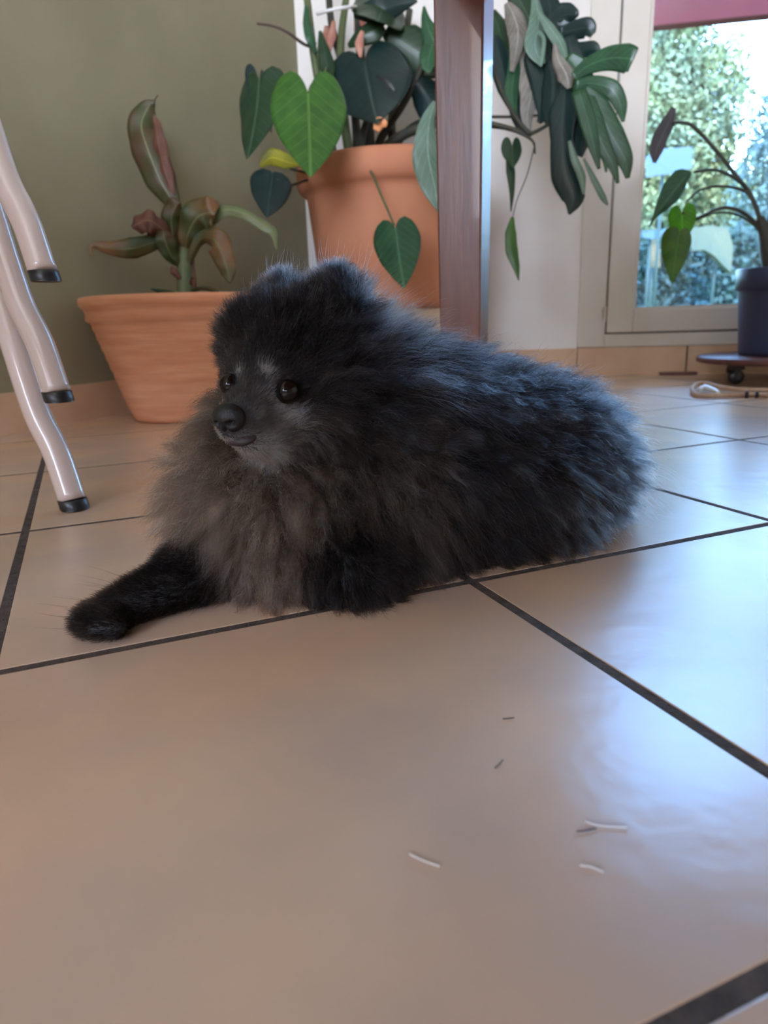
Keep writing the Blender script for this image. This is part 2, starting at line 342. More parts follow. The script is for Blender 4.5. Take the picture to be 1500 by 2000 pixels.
# ------------------------------------------------------------------ leaves
def leaf_obj(name, grid, uv, m, parent, skip=None):
    nr, ncol = len(grid), len(grid[0]); V = [p for r in grid for p in r]; U_ = [q for r in uv for q in r]
    Fc = [(i*ncol+j, i*ncol+j+1, (i+1)*ncol+j+1, (i+1)*ncol+j) for i in range(nr-1) for j in range(ncol-1) if j != skip]
    o = meshobj(name, V, Fc, m, None, uvs=U_); put(o, parent)
    s = o.modifiers.new('thickness', 'SOLIDIFY'); s.thickness = .0006; s.offset = 0
    return o
def ribbon(parent, pts, m, turn=0, fold=.25, wave=.0, name='leaf', sub=6, nc=8, droop=0):
    """pts: (u, v, depth, half width in pixels); a strap leaf along them, turned about its spine"""
    P = spline([W(*p[:3]) for p in pts], sub); hw = [p[3]*p[2]/FPX for p in pts]
    H = [float(np.interp(i/sub, range(len(hw)), hw)) for i in range(len(P))]
    grid, uv = [], []; ph = random.random()*6
    for i, p in enumerate(P):
        t = (P[min(i+1, len(P)-1)]-P[max(i-1, 0)]).normalized(); view = (p-Vector(cC)).normalized()
        side = t.cross(view).normalized(); nrm = side.cross(t).normalized()
        a = math.radians(turn); s2 = side*math.cos(a)+nrm*math.sin(a); n2 = nrm*math.cos(a)-side*math.sin(a)
        row, ur = [], []
        for k in range(nc+1):
            x = k/nc*2-1
            q = p+s2*x*H[i]/max(.35, math.cos(a))-n2*(-fold)*(abs(x)**1.3)*H[i]+n2*wave*H[i]*math.sin(i*.9+ph+(2 if x > 0 else 0))*abs(x)
            row.append(q); ur.append(((x+1)/2, i/(len(P)-1)))
        grid.append(row); uv.append(ur)
    return leaf_obj(name, grid, uv, m, parent)
def heart(parent, A, B, wpx, m, turn=0, bend=.15, cup=.12, lobe=.22, name='leaf', slits=0, roll=0):
    """heart leaf: A = stalk joint (u,v,d), B = tip (u,v,d), wpx = full width in pixels"""
    a, b = W(*A), W(*B); L = (b-a).length; y = (b-a).normalized(); view = ((a+b)/2-Vector(cC)).normalized()
    x = y.cross(view).normalized(); z = x.cross(y).normalized()
    an = math.radians(turn); x, z = x*math.cos(an)+z*math.sin(an), z*math.cos(an)-x*math.sin(an)
    Wd = wpx/2*A[2]/FPX/max(.3, math.cos(an)); grid, uv = [], []; nr, nc = 30, 8
    for i in range(nr+1):
        t = -lobe+(1+lobe)*(i/nr)**1.0
        # outer half width
        if t < .12: q = (t+lobe)/(lobe+.12); wo = .46+.54*math.sqrt(max(0, 1-(1-q)**2))
        else: q = (t-.12)/.88; wo = (1-q**1.9)**.95*(1-.18*q) if q < 1 else 0
        wi = 0 if t >= 0 else .46*(.35*(-t/lobe)+.65*(1-math.sqrt(max(0, 1-(t/lobe)**2))))
        wo = max(wo, 0)
        row, ur = [], []
        for sgn in (-1, 1):
            ks = range(nc, -1, -1) if sgn < 0 else range(0, nc+1)
            for k in ks:
                xx = wi+(wo-wi)*k/nc; X = sgn*xx
                tip = -bend*L*t*abs(t)
                zz = cup*Wd*abs(X)**1.5*2-(-tip)
                row.append(a+y*(t*L)+x*(X*Wd)+z*(-zz*1.0)*-1*(1)+z*(.015*L*math.sin(9*t+3*X)*abs(X))); ur.append(((X+1)/2, max(0, min(1, (t+lobe)/(1+lobe)))))
        grid.append(row); uv.append(ur)
    return leaf_obj(name, grid, uv, m, parent, nc)
def stem(parent, pts, rpx, m=None, name='stem'):
    P = [W(*p[:3]) for p in pts]; r = rpx*pts[0][2]/FPX; n = len(P)
    return put(tube(name, P, [r*(1-.35*i/(n-1)) for i in range(n)], m or M_stem, None, 8, 6), parent)

# ------------------------------------------------------------------ big monstera on its plinth
pc = W(775, 620, 2.0); PX, PY = pc[0], pc[1]; ZP = .219
pl = boxes('plinth', [((PX-.01, PY-.01, ZP/2), (.40, .42, ZP))], M_plinth, None, .004, Matrix.Rotation(math.radians(-4), 3, 'Z'))
tag(pl, 'low tan wooden plinth under the large terracotta pot', 'plinth')
mon = thing('potted_monstera', 'tall leafy plant in the large plain terracotta pot behind the table leg', 'potted plant', (PX, PY, ZP))
put(lathe('pot', [(.195, 0), (.204, .002), (.209, .02), (.222, .16), (.235, .285), (.238, .300), (.247, .304), (.257, .313), (.262, .33), (.262, .352), (.258, .368), (.250, .375), (.236, .375), (.230, .368), (.226, .33), (.0, .33)], M_terra2, None, (PX, PY, ZP+.001), 96), mon)
put(lathe('soil', [(.228, 0), (.2, .006), (.1, .012), (.001, .014)], M_soil, None, (PX, PY, ZP+.332), 40), mon)
H = heart; R_ = ribbon; S = stem
# stalks out of the soil
for pts, r, mm in [([(655, 350, 1.92), (640, 250, 1.9), (615, 120, 1.88), (600, 0, 1.86), (590, -60, 1.86)], 9, M_stem), ([(690, 345, 1.95), (672, 230, 1.95), (665, 100, 1.95), (678, -20, 1.95)], 10, M_stem),
    ([(700, 345, 1.98), (690, 200, 1.98), (650, 60, 1.98), (640, -40, 1.98)], 9, M_dstem), ([(720, 345, 2.0), (720, 240, 2.0), (700, 60, 2.0), (705, -40, 2.0)], 11, M_dstem),
    ([(745, 345, 2.0), (740, 280, 2.0), (790, 200, 1.95), (830, 120, 1.9)], 9, M_dstem), ([(760, 345, 2.0), (790, 260, 1.95), (850, 230, 1.85), (930, 235, 1.75), (1035, 262, 1.7)], 6, M_dstem),
    ([(735, 345, 1.93), (745, 300, 1.9), (790, 262, 1.85), (860, 240, 1.8)], 12, M_dstem), ([(780, 345, 2.0), (800, 300, 1.95), (850, 270, 1.9), (900, 255, 1.85)], 9, M_dstem),
    ([(805, 345, 2.0), (815, 315, 2.0), (850, 300, 2.0), (900, 290, 1.9)], 7, M_dstem), ([(675, 345, 1.9), (660, 320, 1.88), (650, 280, 1.87), (655, 230, 1.88)], 8, M_stem),
    ([(715, 345, 1.9), (705, 300, 1.9), (712, 250, 1.9), (730, 200, 1.9)], 9, M_dstem), ([(760, 345, 2.02), (770, 300, 2.0), (765, 240, 2.0), (780, 150, 2.0), (800, 20, 2.0)], 10, M_dstem),
    ([(640, 350, 1.9), (600, 338, 1.8), (567, 330, 1.65)], 3, M_dstem), ([(650, 358, 1.88), (610, 350, 1.8), (565, 362, 1.7), (540, 350, 1.66)], 3, M_dstem),
    ([(616, 85, 1.88), (597, 88, 1.85), (560, 62, 1.8), (530, 50, 1.8), (502, 46, 1.8)], 3.2, mat('dry_stalk', (.09, .06, .05), .8)),
    ([(700, 345, 1.86), (710, 326, 1.75), (726, 338, 1.66), (742, 375, 1.62), (770, 440, 1.60)], 3, M_stem),
    ([(640, 130, 1.88), (625, 160, 1.7), (610, 165, 1.62), (602, 182, 1.56)], 3, M_stem), ([(1035, 262, 1.7), (1060, 250, 1.7), (1085, 230, 1.7), (1110, 180, 1.7)], 4, M_dstem),
    ([(930, 228, 1.78), (1000, 228, 1.76), (1060, 225, 1.75)], 3, M_dstem), ([(1035, 262, 1.7), (1015, 240, 1.7), (985, 190, 1.72), (960, 120, 1.75)], 5, M_dstem), ([(930, 245, 1.8), (980, 250, 1.75), (1010, 258, 1.7), (1040, 275, 1.7), (1045, 300, 1.7)], 3, M_dstem)]:
    S(mon, pts, r, mm)
put(tube('plant_tie', [W(620, 27, 1.83), W(645, 20, 1.80), (W(680, 14, 1.81)), W(700, 14, 1.9)], .0045, M_wh, None, 8, 5), mon)
for px in ([(652, 40, 1.93, 3), (648, 70, 1.93, 9), (640, 110, 1.93, 3)], [(705, 20, 1.99, 4), (703, 45, 1.99, 12), (700, 80, 1.99, 3)], [(640, 50, 1.99, 6), (636, 90, 1.99, 8), (650, 140, 1.99, 4)], [(708, 60, 1.84, 4), (702, 85, 1.84, 9), (704, 112, 1.84, 2)]):
    R_(mon, px, M_pink, name='sheath', fold=.4)
H(mon, (602, 183, 1.56), (607, 356, 1.50), 150, G_bright, bend=.06, cup=.10, lobe=.30)
H(mon, (507, 158, 1.66), (497, 324, 1.66), 86, G_dark, turn=-38, lobe=.16)
H(mon, (507, 160, 1.70), (520, 270, 1.68), 46, G_deep, turn=40, lobe=.3)
H(mon, (532, 336, 1.66), (520, 438, 1.62), 82, G_deep, lobe=.06, cup=.2)
R_(mon, [(585, 322, 1.72, 3), (560, 316, 1.71, 14), (530, 308, 1.70, 16), (508, 325, 1.70, 3)], G_yell, turn=10)
H(mon, (712, 122, 1.84), (742, 262, 1.78), 176, G_deep, bend=.15, cup=.16, lobe=.30)
R_(mon, [(735, 149, 1.762, 2), (755, 160, 1.755, 5), (772, 178, 1.755, 2)], M_rub, name='leaf_hole', fold=0)
R_(mon, [(735, 255, 1.76, 6), (742, 241, 1.76, 12), (756, 243, 1.76, 4)], mat('orange_scar', (.75, .3, .12), .7), name='dry_leaf_tip', fold=.3)
H(mon, (745, 12, 1.86), (735, 52, 1.82), 110, G_dark, lobe=.9, cup=.2)
R_(mon, [(690, 25, 1.88, 8), (740, 20, 1.86, 26), (780, 8, 1.86, 16), (815, 2, 1.86, 2)], G_deep, turn=10)
R_(mon, [(752, 60, 1.9, 10), (790, 85, 1.9, 38), (830, 110, 1.9, 40), (870, 130, 1.9, 20)], G_dark, turn=10, fold=.2)
R_(mon, [(828, 12, 1.84, 2), (832, 40, 1.84, 10), (845, 75, 1.84, 22), (862, 100, 1.84, 30), (880, 120, 1.84, 10)], G_mid, turn=5, fold=.2)
R_(mon, [(845, 85, 1.83, 16), (838, 110, 1.82, 20), (836, 130, 1.82, 13), (838, 142, 1.82, 3)], G_mid, fold=.1)
R_(mon, [(800, 150, 1.92, 10), (830, 180, 1.92, 30), (850, 210, 1.92, 34), (870, 235, 1.92, 10)], G_deep, turn=10)
R_(mon, [(680, 90, 1.9, 4), (700, 75, 1.88, 14), (730, 60, 1.87, 20), (750, 50, 1.87, 8)], G_dark, turn=20)
R_(mon, [(598, 10, 1.84, 3), (600, 45, 1.84, 8), (606, 75, 1.84, 9), (618, 105, 1.86, 3)], G_mid, turn=20)
R_(mon, [(625, 60, 1.87, 3), (632, 95, 1.86, 12), (640, 130, 1.86, 16), (645, 165, 1.86, 4)], G_dark, turn=10)
H(mon, (772, 446, 1.60), (790, 568, 1.57), 94, G_mid, bend=.05, cup=.22, lobe=.20)
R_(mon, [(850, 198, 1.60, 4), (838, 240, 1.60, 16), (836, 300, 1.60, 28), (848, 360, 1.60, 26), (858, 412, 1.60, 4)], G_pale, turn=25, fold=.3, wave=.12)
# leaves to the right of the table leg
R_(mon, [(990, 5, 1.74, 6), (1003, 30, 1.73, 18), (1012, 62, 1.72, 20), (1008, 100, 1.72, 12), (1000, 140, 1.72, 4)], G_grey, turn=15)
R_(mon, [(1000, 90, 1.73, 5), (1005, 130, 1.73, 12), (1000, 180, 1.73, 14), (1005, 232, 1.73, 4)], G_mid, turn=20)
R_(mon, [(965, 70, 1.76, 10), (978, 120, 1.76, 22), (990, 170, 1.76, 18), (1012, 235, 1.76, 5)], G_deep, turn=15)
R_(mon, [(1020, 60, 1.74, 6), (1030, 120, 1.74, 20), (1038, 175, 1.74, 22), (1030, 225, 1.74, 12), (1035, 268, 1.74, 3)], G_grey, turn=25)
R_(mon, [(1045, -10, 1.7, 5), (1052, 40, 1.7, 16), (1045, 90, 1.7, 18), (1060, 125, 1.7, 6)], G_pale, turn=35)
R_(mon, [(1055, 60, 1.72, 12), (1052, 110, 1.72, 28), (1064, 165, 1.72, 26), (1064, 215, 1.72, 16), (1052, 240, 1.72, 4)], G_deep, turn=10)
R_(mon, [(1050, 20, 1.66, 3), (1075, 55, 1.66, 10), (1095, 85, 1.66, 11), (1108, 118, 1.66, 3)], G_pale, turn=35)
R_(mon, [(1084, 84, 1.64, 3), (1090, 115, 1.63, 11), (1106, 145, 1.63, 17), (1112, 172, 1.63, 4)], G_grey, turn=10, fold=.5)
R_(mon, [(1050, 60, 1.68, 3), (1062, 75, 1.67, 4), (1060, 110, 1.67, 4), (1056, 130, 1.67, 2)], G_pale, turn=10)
R_(mon, [(960, 20, 1.78, 8), (975, 60, 1.78, 24), (985, 110, 1.78, 22), (990, 150, 1.78, 5)], G_dark, turn=20)
R_(mon, [(1020, 130, 1.75, 6), (1010, 180, 1.75, 20), (1012, 225, 1.75, 14), (1018, 262, 1.75, 3)], G_deep, turn=10)
R_(mon, [(1065, -20, 1.72, 12), (1075, 20, 1.72, 24), (1070, 70, 1.72, 24), (1080, 120, 1.72, 12), (1090, 150, 1.72, 3)], G_deep, turn=15)
R_(mon, [(1070, 120, 1.70, 8), (1080, 160, 1.70, 24), (1078, 210, 1.70, 22), (1070, 245, 1.70, 5)], G_deep, turn=-10)
R_(mon, [(1000, -20, 1.76, 12), (1020, 10, 1.76, 26), (1040, 50, 1.76, 20), (1050, 90, 1.76, 4)], G_dark, turn=15)
# monstera leaf seen from behind at the top: three dark fingers
for pts in ([(1118, 60, 1.68, 10), (1090, 44, 1.68, 14), (1110, 25, 1.68, 18), (1128, 30, 1.68, 3)], [(1080, 50, 1.68, 10), (1100, 30, 1.68, 22), (1122, 28, 1.68, 12), (1130, 30, 1.68, 2)], [(1095, 65, 1.67, 10), (1125, 58, 1.67, 17), (1148, 55, 1.67, 18), (1158, 68, 1.67, 6)], [(1095, 95, 1.67, 8), (1130, 97, 1.67, 13), (1158, 96, 1.67, 14), (1171, 100, 1.67, 5)], [(1110, 70, 1.665, 10), (1115, 95, 1.665, 20), (1125, 125, 1.665, 18), (1130, 150, 1.665, 5)]):
    R_(mon, pts, G_deep, fold=.15, name='leaf_finger')
# big green monstera leaf
for pts in ([(1120, 150, 1.60, 8), (1150, 128, 1.60, 15), (1190, 114, 1.60, 21), (1225, 114, 1.61, 25), (1237, 118, 1.61, 20)],
            [(1125, 165, 1.60, 8), (1160, 163, 1.60, 14), (1195, 175, 1.60, 17), (1212, 205, 1.60, 13), (1217, 238, 1.60, 3)],
            [(1135, 175, 1.60, 14), (1165, 210, 1.60, 24), (1195, 265, 1.60, 24), (1220, 310, 1.60, 16), (1226, 348, 1.60, 4)],
            [(1140, 180, 1.60, 16), (1158, 235, 1.60, 20), (1178, 285, 1.60, 16), (1196, 320, 1.60, 10), (1207, 358, 1.60, 3)],
            [(1130, 175, 1.60, 14), (1148, 235, 1.60, 16), (1160, 285, 1.60, 11), (1170, 330, 1.60, 3)],
            [(1140, 190, 1.605, 12), (1165, 250, 1.605, 15), (1180, 300, 1.605, 7), (1184, 336, 1.605, 2)]):
    R_(mon, pts, G_mid, fold=.12, turn=8, name='leaf_finger')
R_(mon, [(1108, 110, 1.63, 10), (1130, 135, 1.63, 22), (1138, 165, 1.63, 22), (1140, 200, 1.63, 10)], G_mid, fold=.1)
R_(mon, [(1118, 165, 1.66, 10), (1134, 210, 1.66, 20), (1138, 260, 1.66, 20), (1130, 305, 1.66, 8)], G_deep, turn=15)
R_(mon, [(1105, 165, 1.64, 8), (1100, 215, 1.64, 28), (1098, 270, 1.64, 22), (1105, 340, 1.64, 28), (1120, 385, 1.64, 22), (1112, 419, 1.64, 2)], G_deep, fold=.3, turn=5)
R_(mon, [(1112, 275, 1.62, 3), (1122, 310, 1.62, 7), (1136, 345, 1.62, 8), (1140, 380, 1.62, 2)], G_pale, turn=10)
R_(mon, [(1140, 310, 1.62, 2), (1160, 350, 1.62, 6), (1178, 385, 1.62, 6), (1187, 400, 1.62, 2)], G_pale, turn=20)
H(mon, (1000, 285, 1.72), (1000, 332, 1.72), 40, G_dark, turn=15, lobe=.4)
R_(mon, [(994, 300, 1.725, 6), (998, 335, 1.725, 9), (1000, 375, 1.725, 5), (998, 413, 1.725, 1)], G_dark, turn=20)
R_(mon, [(1001, 424, 1.72, 3), (998, 455, 1.72, 11), (1000, 490, 1.72, 12), (1008, 520, 1.72, 7), (1013, 548, 1.72, 1)], G_bright, turn=10)
S(mon, [(1045, 280, 1.72), (1030, 340, 1.73), (1010, 390, 1.73), (1001, 426, 1.72)], 1.2, M_dstem)

# ------------------------------------------------------------------ small pot with droopy plant
sc_ = W(366, 640, 1.585); SX, SY = sc_[0], FLR(320, 829)[1]+.118
bow = thing('potted_banana_plant', 'small wilting strap-leaved plant in the low ribbed terracotta pot', 'potted plant', (SX, SY, 0))
prof = [(.105, 0), (.113, .002), (.118, .010), (.122, .022)]
z = .022; r0, r1 = .122, .178
for k in range(9):
    a = z+(.205-.022)*k/9; b = z+(.205-.022)*(k+1)/9; ra = r0+(r1-r0)*k/9; rb = r0+(r1-r0)*(k+1)/9
    prof += [(ra+.0012, a+.003), ((ra+rb)/2+.002, (a+b)/2), (rb-.0004, b-.002)]
prof += [(.180, .207), (.188, .212), (.187, .226), (.190, .234), (.196, .240), (.198, .250), (.196, .257), (.188, .259), (.181, .256), (.176, .235), (0, .235)]
put(lathe('pot', prof, M_terra, None, (SX, SY, .0), 96), bow)
put(lathe('soil', [(.178, 0), (.1, .005), (.001, .006)], M_soil, None, (SX, SY, .237), 32), bow)
D = 1.55
put(tube('stem', [W(362, 606, D), W(360, 560, D), W(360, 500, D), W(362, 450, D)], [.020, .017, .016, .010], M_stem, None, 10, 5), bow)
put(tube('stem', [W(372, 600, D+.01), W(373, 550, D+.01), W(368, 490, D+.01), W(366, 460, D+.01)], [.014, .012, .011, .008], mat('brown_stalk', (.12, .07, .04), .8), None, 10, 5), bow)
R_(bow, [(352, 470, D, 4), (338, 400, D, 14), (312, 350, D-.01, 30), (288, 290, D-.02, 34), (276, 245, D-.02, 28), (288, 212, D-.02, 18), (302, 196, D-.02, 2)], G_ban, fold=.35, wave=.12, turn=8)
R_(bow, [(340, 400, D+.005, 4), (325, 345, D-.012, 11), (313, 300, D-.022, 13), (305, 250, D-.022, 10), (300, 225, D-.02, 2)], G_dry, fold=.5, wave=.35, turn=30)
S(bow, [(300, 205, D-.02), (304, 192, D-.02), (309, 186, D-.02)], 1.5, M_dstem, 'leaf_tip')
R_(bow, [(362, 500, D, 5), (366, 460, D-.03, 22), (385, 425, D-.05, 34), (410, 415, D-.06, 30), (420, 418, D-.06, 16)], G_tip, fold=.35, wave=.3, turn=10)
R_(bow, [(372, 470, D-.01, 6), (400, 430, D-.03, 16), (440, 410, D-.04, 12), (480, 418, D-.05, 10), (515, 440, D-.05, 11), (535, 455, D-.05, 8), (541, 490, D-.05, 1)], G_banp, fold=.4, wave=.12, turn=25)
R_(bow, [(350, 500, D, 4), (335, 478, D-.02, 6), (305, 473, D-.03, 14), (260, 485, D-.04, 20), (220, 486, D-.04, 14), (190, 480, D-.04, 8), (178, 484, D-.04, 3), (181, 500, D-.04, 1)], G_tip, fold=.3, wave=.15, turn=5)
R_(bow, [(350, 490, D, 8), (338, 460, D-.02, 16), (335, 425, D-.04, 20), (345, 400, D-.05, 18), (352, 395, D-.05, 4)], G_ban, fold=.5, wave=.2)
R_(bow, [(345, 470, D-.01, 6), (315, 445, D-.05, 18), (290, 430, D-.07, 22), (268, 438, D-.07, 16), (257, 443, D-.07, 3)], G_dry, fold=.6, wave=.4, turn=-20)
R_(bow, [(352, 520, D-.01, 4), (335, 500, D-.03, 14), (322, 470, D-.05, 22), (318, 450, D-.05, 10)], G_ban, fold=.3, wave=.15)
R_(bow, [(365, 530, D, 4), (378, 490, D-.02, 8), (395, 465, D-.03, 12), (420, 470, D-.05, 26), (435, 500, D-.05, 22), (445, 530, D-.05, 16), (449, 553, D-.05, 2)], G_tip, fold=.35, wave=.15, turn=-10)
R_(bow, [(352, 582, D-.02, 5), (335, 575, D-.03, 7), (315, 570, D-.04, 5), (294, 564, D-.05, 1)], G_dark, fold=.3)
R_(bow, [(372, 570, D, 3), (395, 562, D-.01, 4), (420, 568, D-.02, 5), (434, 580, D-.03, 1)], G_ban, fold=.3)
R_(bow, [(352, 545, D-.02, 3), (340, 530, D-.03, 8), (335, 520, D-.03, 2)], G_dry, fold=.3)
R_(bow, [(372, 555, D-.02, 3), (378, 545, D-.03, 5), (380, 560, D-.03, 2)], G_dry, fold=.3)

# ------------------------------------------------------------------ plant on the wheeled dolly
q = FLR(1530, 745); QX, QY = W(1534, 700, 1.90)[0], W(1534, 700, 1.90)[1]
def zat(u, v, y):
    for d in np.linspace(.5, 4, 700):
        p = W(u, v, float(d))
        if p[1] >= y: return p[2]
zb = zat(1440, 700, QY-.10); ztop = zat(1433, 525, QY)
dol = thing('plant_dolly', 'dark red wooden plant dolly on black casters by the glass door', 'plant dolly', (QX, QY, 0))
put(lathe('board', [(.215, 0), (.222, .003), (.222, .014), (.215, .017), (0, .017)], M_dolly, None, (QX, QY, zb-.018), 48), dol)
for k in range(4):
    an = math.radians(200+90*k); cx, cy = QX+.17*math.cos(an), QY+.17*math.sin(an); rr = (zb-.022)/2
    c_ = boxes('caster_fork', [((cx, cy, zb-.026), (.03, .03, .012)), ((cx, cy+.012, zb-.03-rr*.6), (.016, .003, rr*1.2)), ((cx, cy-.012, zb-.03-rr*.6), (.016, .003, rr*1.2))], M_rub, None, .001); put(c_, dol)
    V, Fc = tube_data([(cx, cy-.009, rr-.004), (cx, cy-.006, rr-.004), (cx, cy+.006, rr-.004), (cx, cy+.009, rr-.004)], [rr*.75, rr-.005, rr-.005, rr*.75], 24)
    put(meshobj('caster_wheel', V, Fc, M_rub), dol)
fic = thing('potted_philodendron', 'arching long-stalked plant in a dark blue pot on the wheeled dolly', 'potted plant', (QX, QY, zb))
hh = ztop-zb
put(lathe('pot', [(.108, 0), (.116, .001), (.118, .01), (.132, hh-.058), (.134, hh-.056), (.140, hh-.055), (.143, hh-.004), (.141, hh), (.134, hh), (.130, hh-.02), (0, hh-.02)], M_blue, None, (QX, QY, zb), 64), fic)
put(lathe('soil', [(.13, 0), (.06, .006), (.001, .006)], M_soil, None, (QX, QY, ztop-.019), 32), fic)
D = 1.88
put(tube('stem', [W(1512, 545, D), W(1500, 500, D), W(1494, 460, D), W(1484, 425, D)], [.022, .020, .017, .011], M_dstem, None, 10, 5), fic)
put(tube('stem', [W(1500, 500, D), W(1510, 420, D), W(1530, 330, D)], [.018, .014, .01], M_dstem, None, 10, 5), fic)
for pts, r in [([(1488, 440, D), (1468, 385, D), (1435, 340, D), (1395, 290, D-.03), (1355, 248, D-.05), (1335, 240, D-.06), (1316, 240, D-.07)], 4.5), ([(1475, 400, D), (1460, 370, D), (1430, 345, D-.02), (1395, 332, D-.04), (1356, 336, D-.06)], 4),
               ([(1478, 405, D), (1455, 374, D), (1410, 364, D-.02), (1370, 370, D-.03), (1342, 392, D-.03)], 3), ([(1488, 455, D), (1470, 430, D), (1440, 410, D-.02), (1405, 407, D-.04), (1358, 427, D-.06), (1332, 416, D-.07)], 4),
               ([(1492, 470, D), (1475, 442, D), (1440, 420, D-.01), (1400, 416, D-.02), (1360, 430, D-.04)], 2.5)]:
    S(fic, pts, r, M_dstem)
R_(fic, [(1316, 210, D-.07, 5), (1308, 235, D-.07, 12), (1295, 262, D-.07, 15), (1283, 290, D-.07, 14), (1278, 318, D-.07, 3)], leafmat('purple_grey_leaf', (.07, .06, .07), (.05, .05, .05)), turn=25, wave=.1)
R_(fic, [(1350, 338, D-.06, 4), (1335, 350, D-.06, 20), (1315, 375, D-.06, 21), (1296, 400, D-.06, 13), (1280, 422, D-.06, 4), (1268, 444, D-.06, 1)], G_mid, turn=25, fold=.4)
R_(fic, [(1332, 330, D-.05, 3), (1322, 350, D-.05, 10), (1308, 372, D-.05, 12), (1296, 395, D-.05, 2)], G_dark, turn=-25)
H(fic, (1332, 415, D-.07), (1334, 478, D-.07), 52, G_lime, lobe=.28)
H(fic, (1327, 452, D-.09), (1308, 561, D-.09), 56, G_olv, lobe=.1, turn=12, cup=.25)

# cord loop on the floor in front of the dolly, and the wedge at the skirting
cord = thing('dog_lead', 'looped tan strap lead lying on the floor beside the plant dolly', 'lead', FLR(1400, 768))
lp = [FLR(1500, 772, .006), FLR(1470, 771, .006), FLR(1420, 772, .006), FLR(1385, 773, .006), FLR(1360, 771, .006), FLR(1352, 760, .010), FLR(1362, 750, .014), FLR(1380, 749, .014), FLR(1410, 757, .010), FLR(1450, 762, .006), FLR(1500, 762, .006), FLR(1560, 764, .006)]
put(tube('strap', lp, .0055, M_tan, None, 8, 5), cord)
put(tube('lining', [FLR(1366, 762, .008), FLR(1376, 757, .010), FLR(1395, 763, .008), FLR(1404, 768, .006)], [.004, .008, .007, .003], M_wh, None, 8, 4), cord)
for u_ in (1458, 1478):
    v_, f_ = tube_data([FLR(u_-3, 771, .007), FLR(u_+3, 771, .007)], .0085, 10); put(meshobj('rivet', v_, f_, M_rub), cord)
wd = FLR(1316, 731)
wg = tag(boxes('floor_wedge', [((wd[0], wd[1]-.03, .005), (.11, .022, .010))], M_dolly, None, .003, Matrix.Rotation(ang, 3, 'Z')), 'flat brown wooden strip lying against the skirting under the glass door', 'wooden strip')

# ------------------------------------------------------------------ table
ta = math.radians(-20); ax = Vector((math.cos(ta), math.sin(ta), 0)); ay = Vector((-math.sin(ta), math.cos(ta), 0))
L0 = W(907, 600, 1.06); L0[2] = 0; RT = Matrix.Rotation(ta, 3, 'Z')
tb = thing('wooden_table', 'dark reddish-brown wooden table, its leg standing behind the dog', 'table', (L0[0], L0[1], 0))
for i, j in ((0, 0), (1, 0), (0, 1), (1, 1)):
    c = L0+ax*(.86*i)-ay*(2.2*j); V = []
    for zz, w_ in ((0, .056), (.22, .0625), (.62, .0690), (.70, .0690)):
        for sx, sy in ((-1, -1), (1, -1), (1, 1), (-1, 1)): V.append(c+ax*sx*w_/2+ay*sy*w_/2+Vector((0, 0, zz)))
    Fc = [(3, 2, 1, 0), (12, 13, 14, 15)]+[(4*r+k, 4*r+(k+1) % 4, 4*r+4+(k+1) % 4, 4*r+4+k) for r in range(3) for k in range(4)]
    o = put(meshobj('leg', V, Fc, M_wood, None, smooth=False), tb); b = o.modifiers.new('bevel', 'BEVEL'); b.width = .003; b.segments = 3; b.limit_method = 'ANGLE'
mid = L0+ax*.43-ay*1.1
put(boxes('tabletop', [((mid[0], mid[1], .7155), (.99, 2.33, .030))], M_wood, None, .004, RT), tb)  # length stretched out of view so the top shades the near floor
e = [L0+ax*.43, L0+ax*.43-ay*2.2, L0-ay*1.1, L0+ax*.86-ay*1.1]
put(boxes('apron', [((e[0][0], e[0][1], .655), (.79, .022, .085)), ((e[1][0], e[1][1], .655), (.79, .022, .085)), ((e[2][0], e[2][1], .655), (.022, 2.13, .085)), ((e[3][0], e[3][1], .655), (.022, 2.13, .085))], M_wood, None, .002, RT), tb)

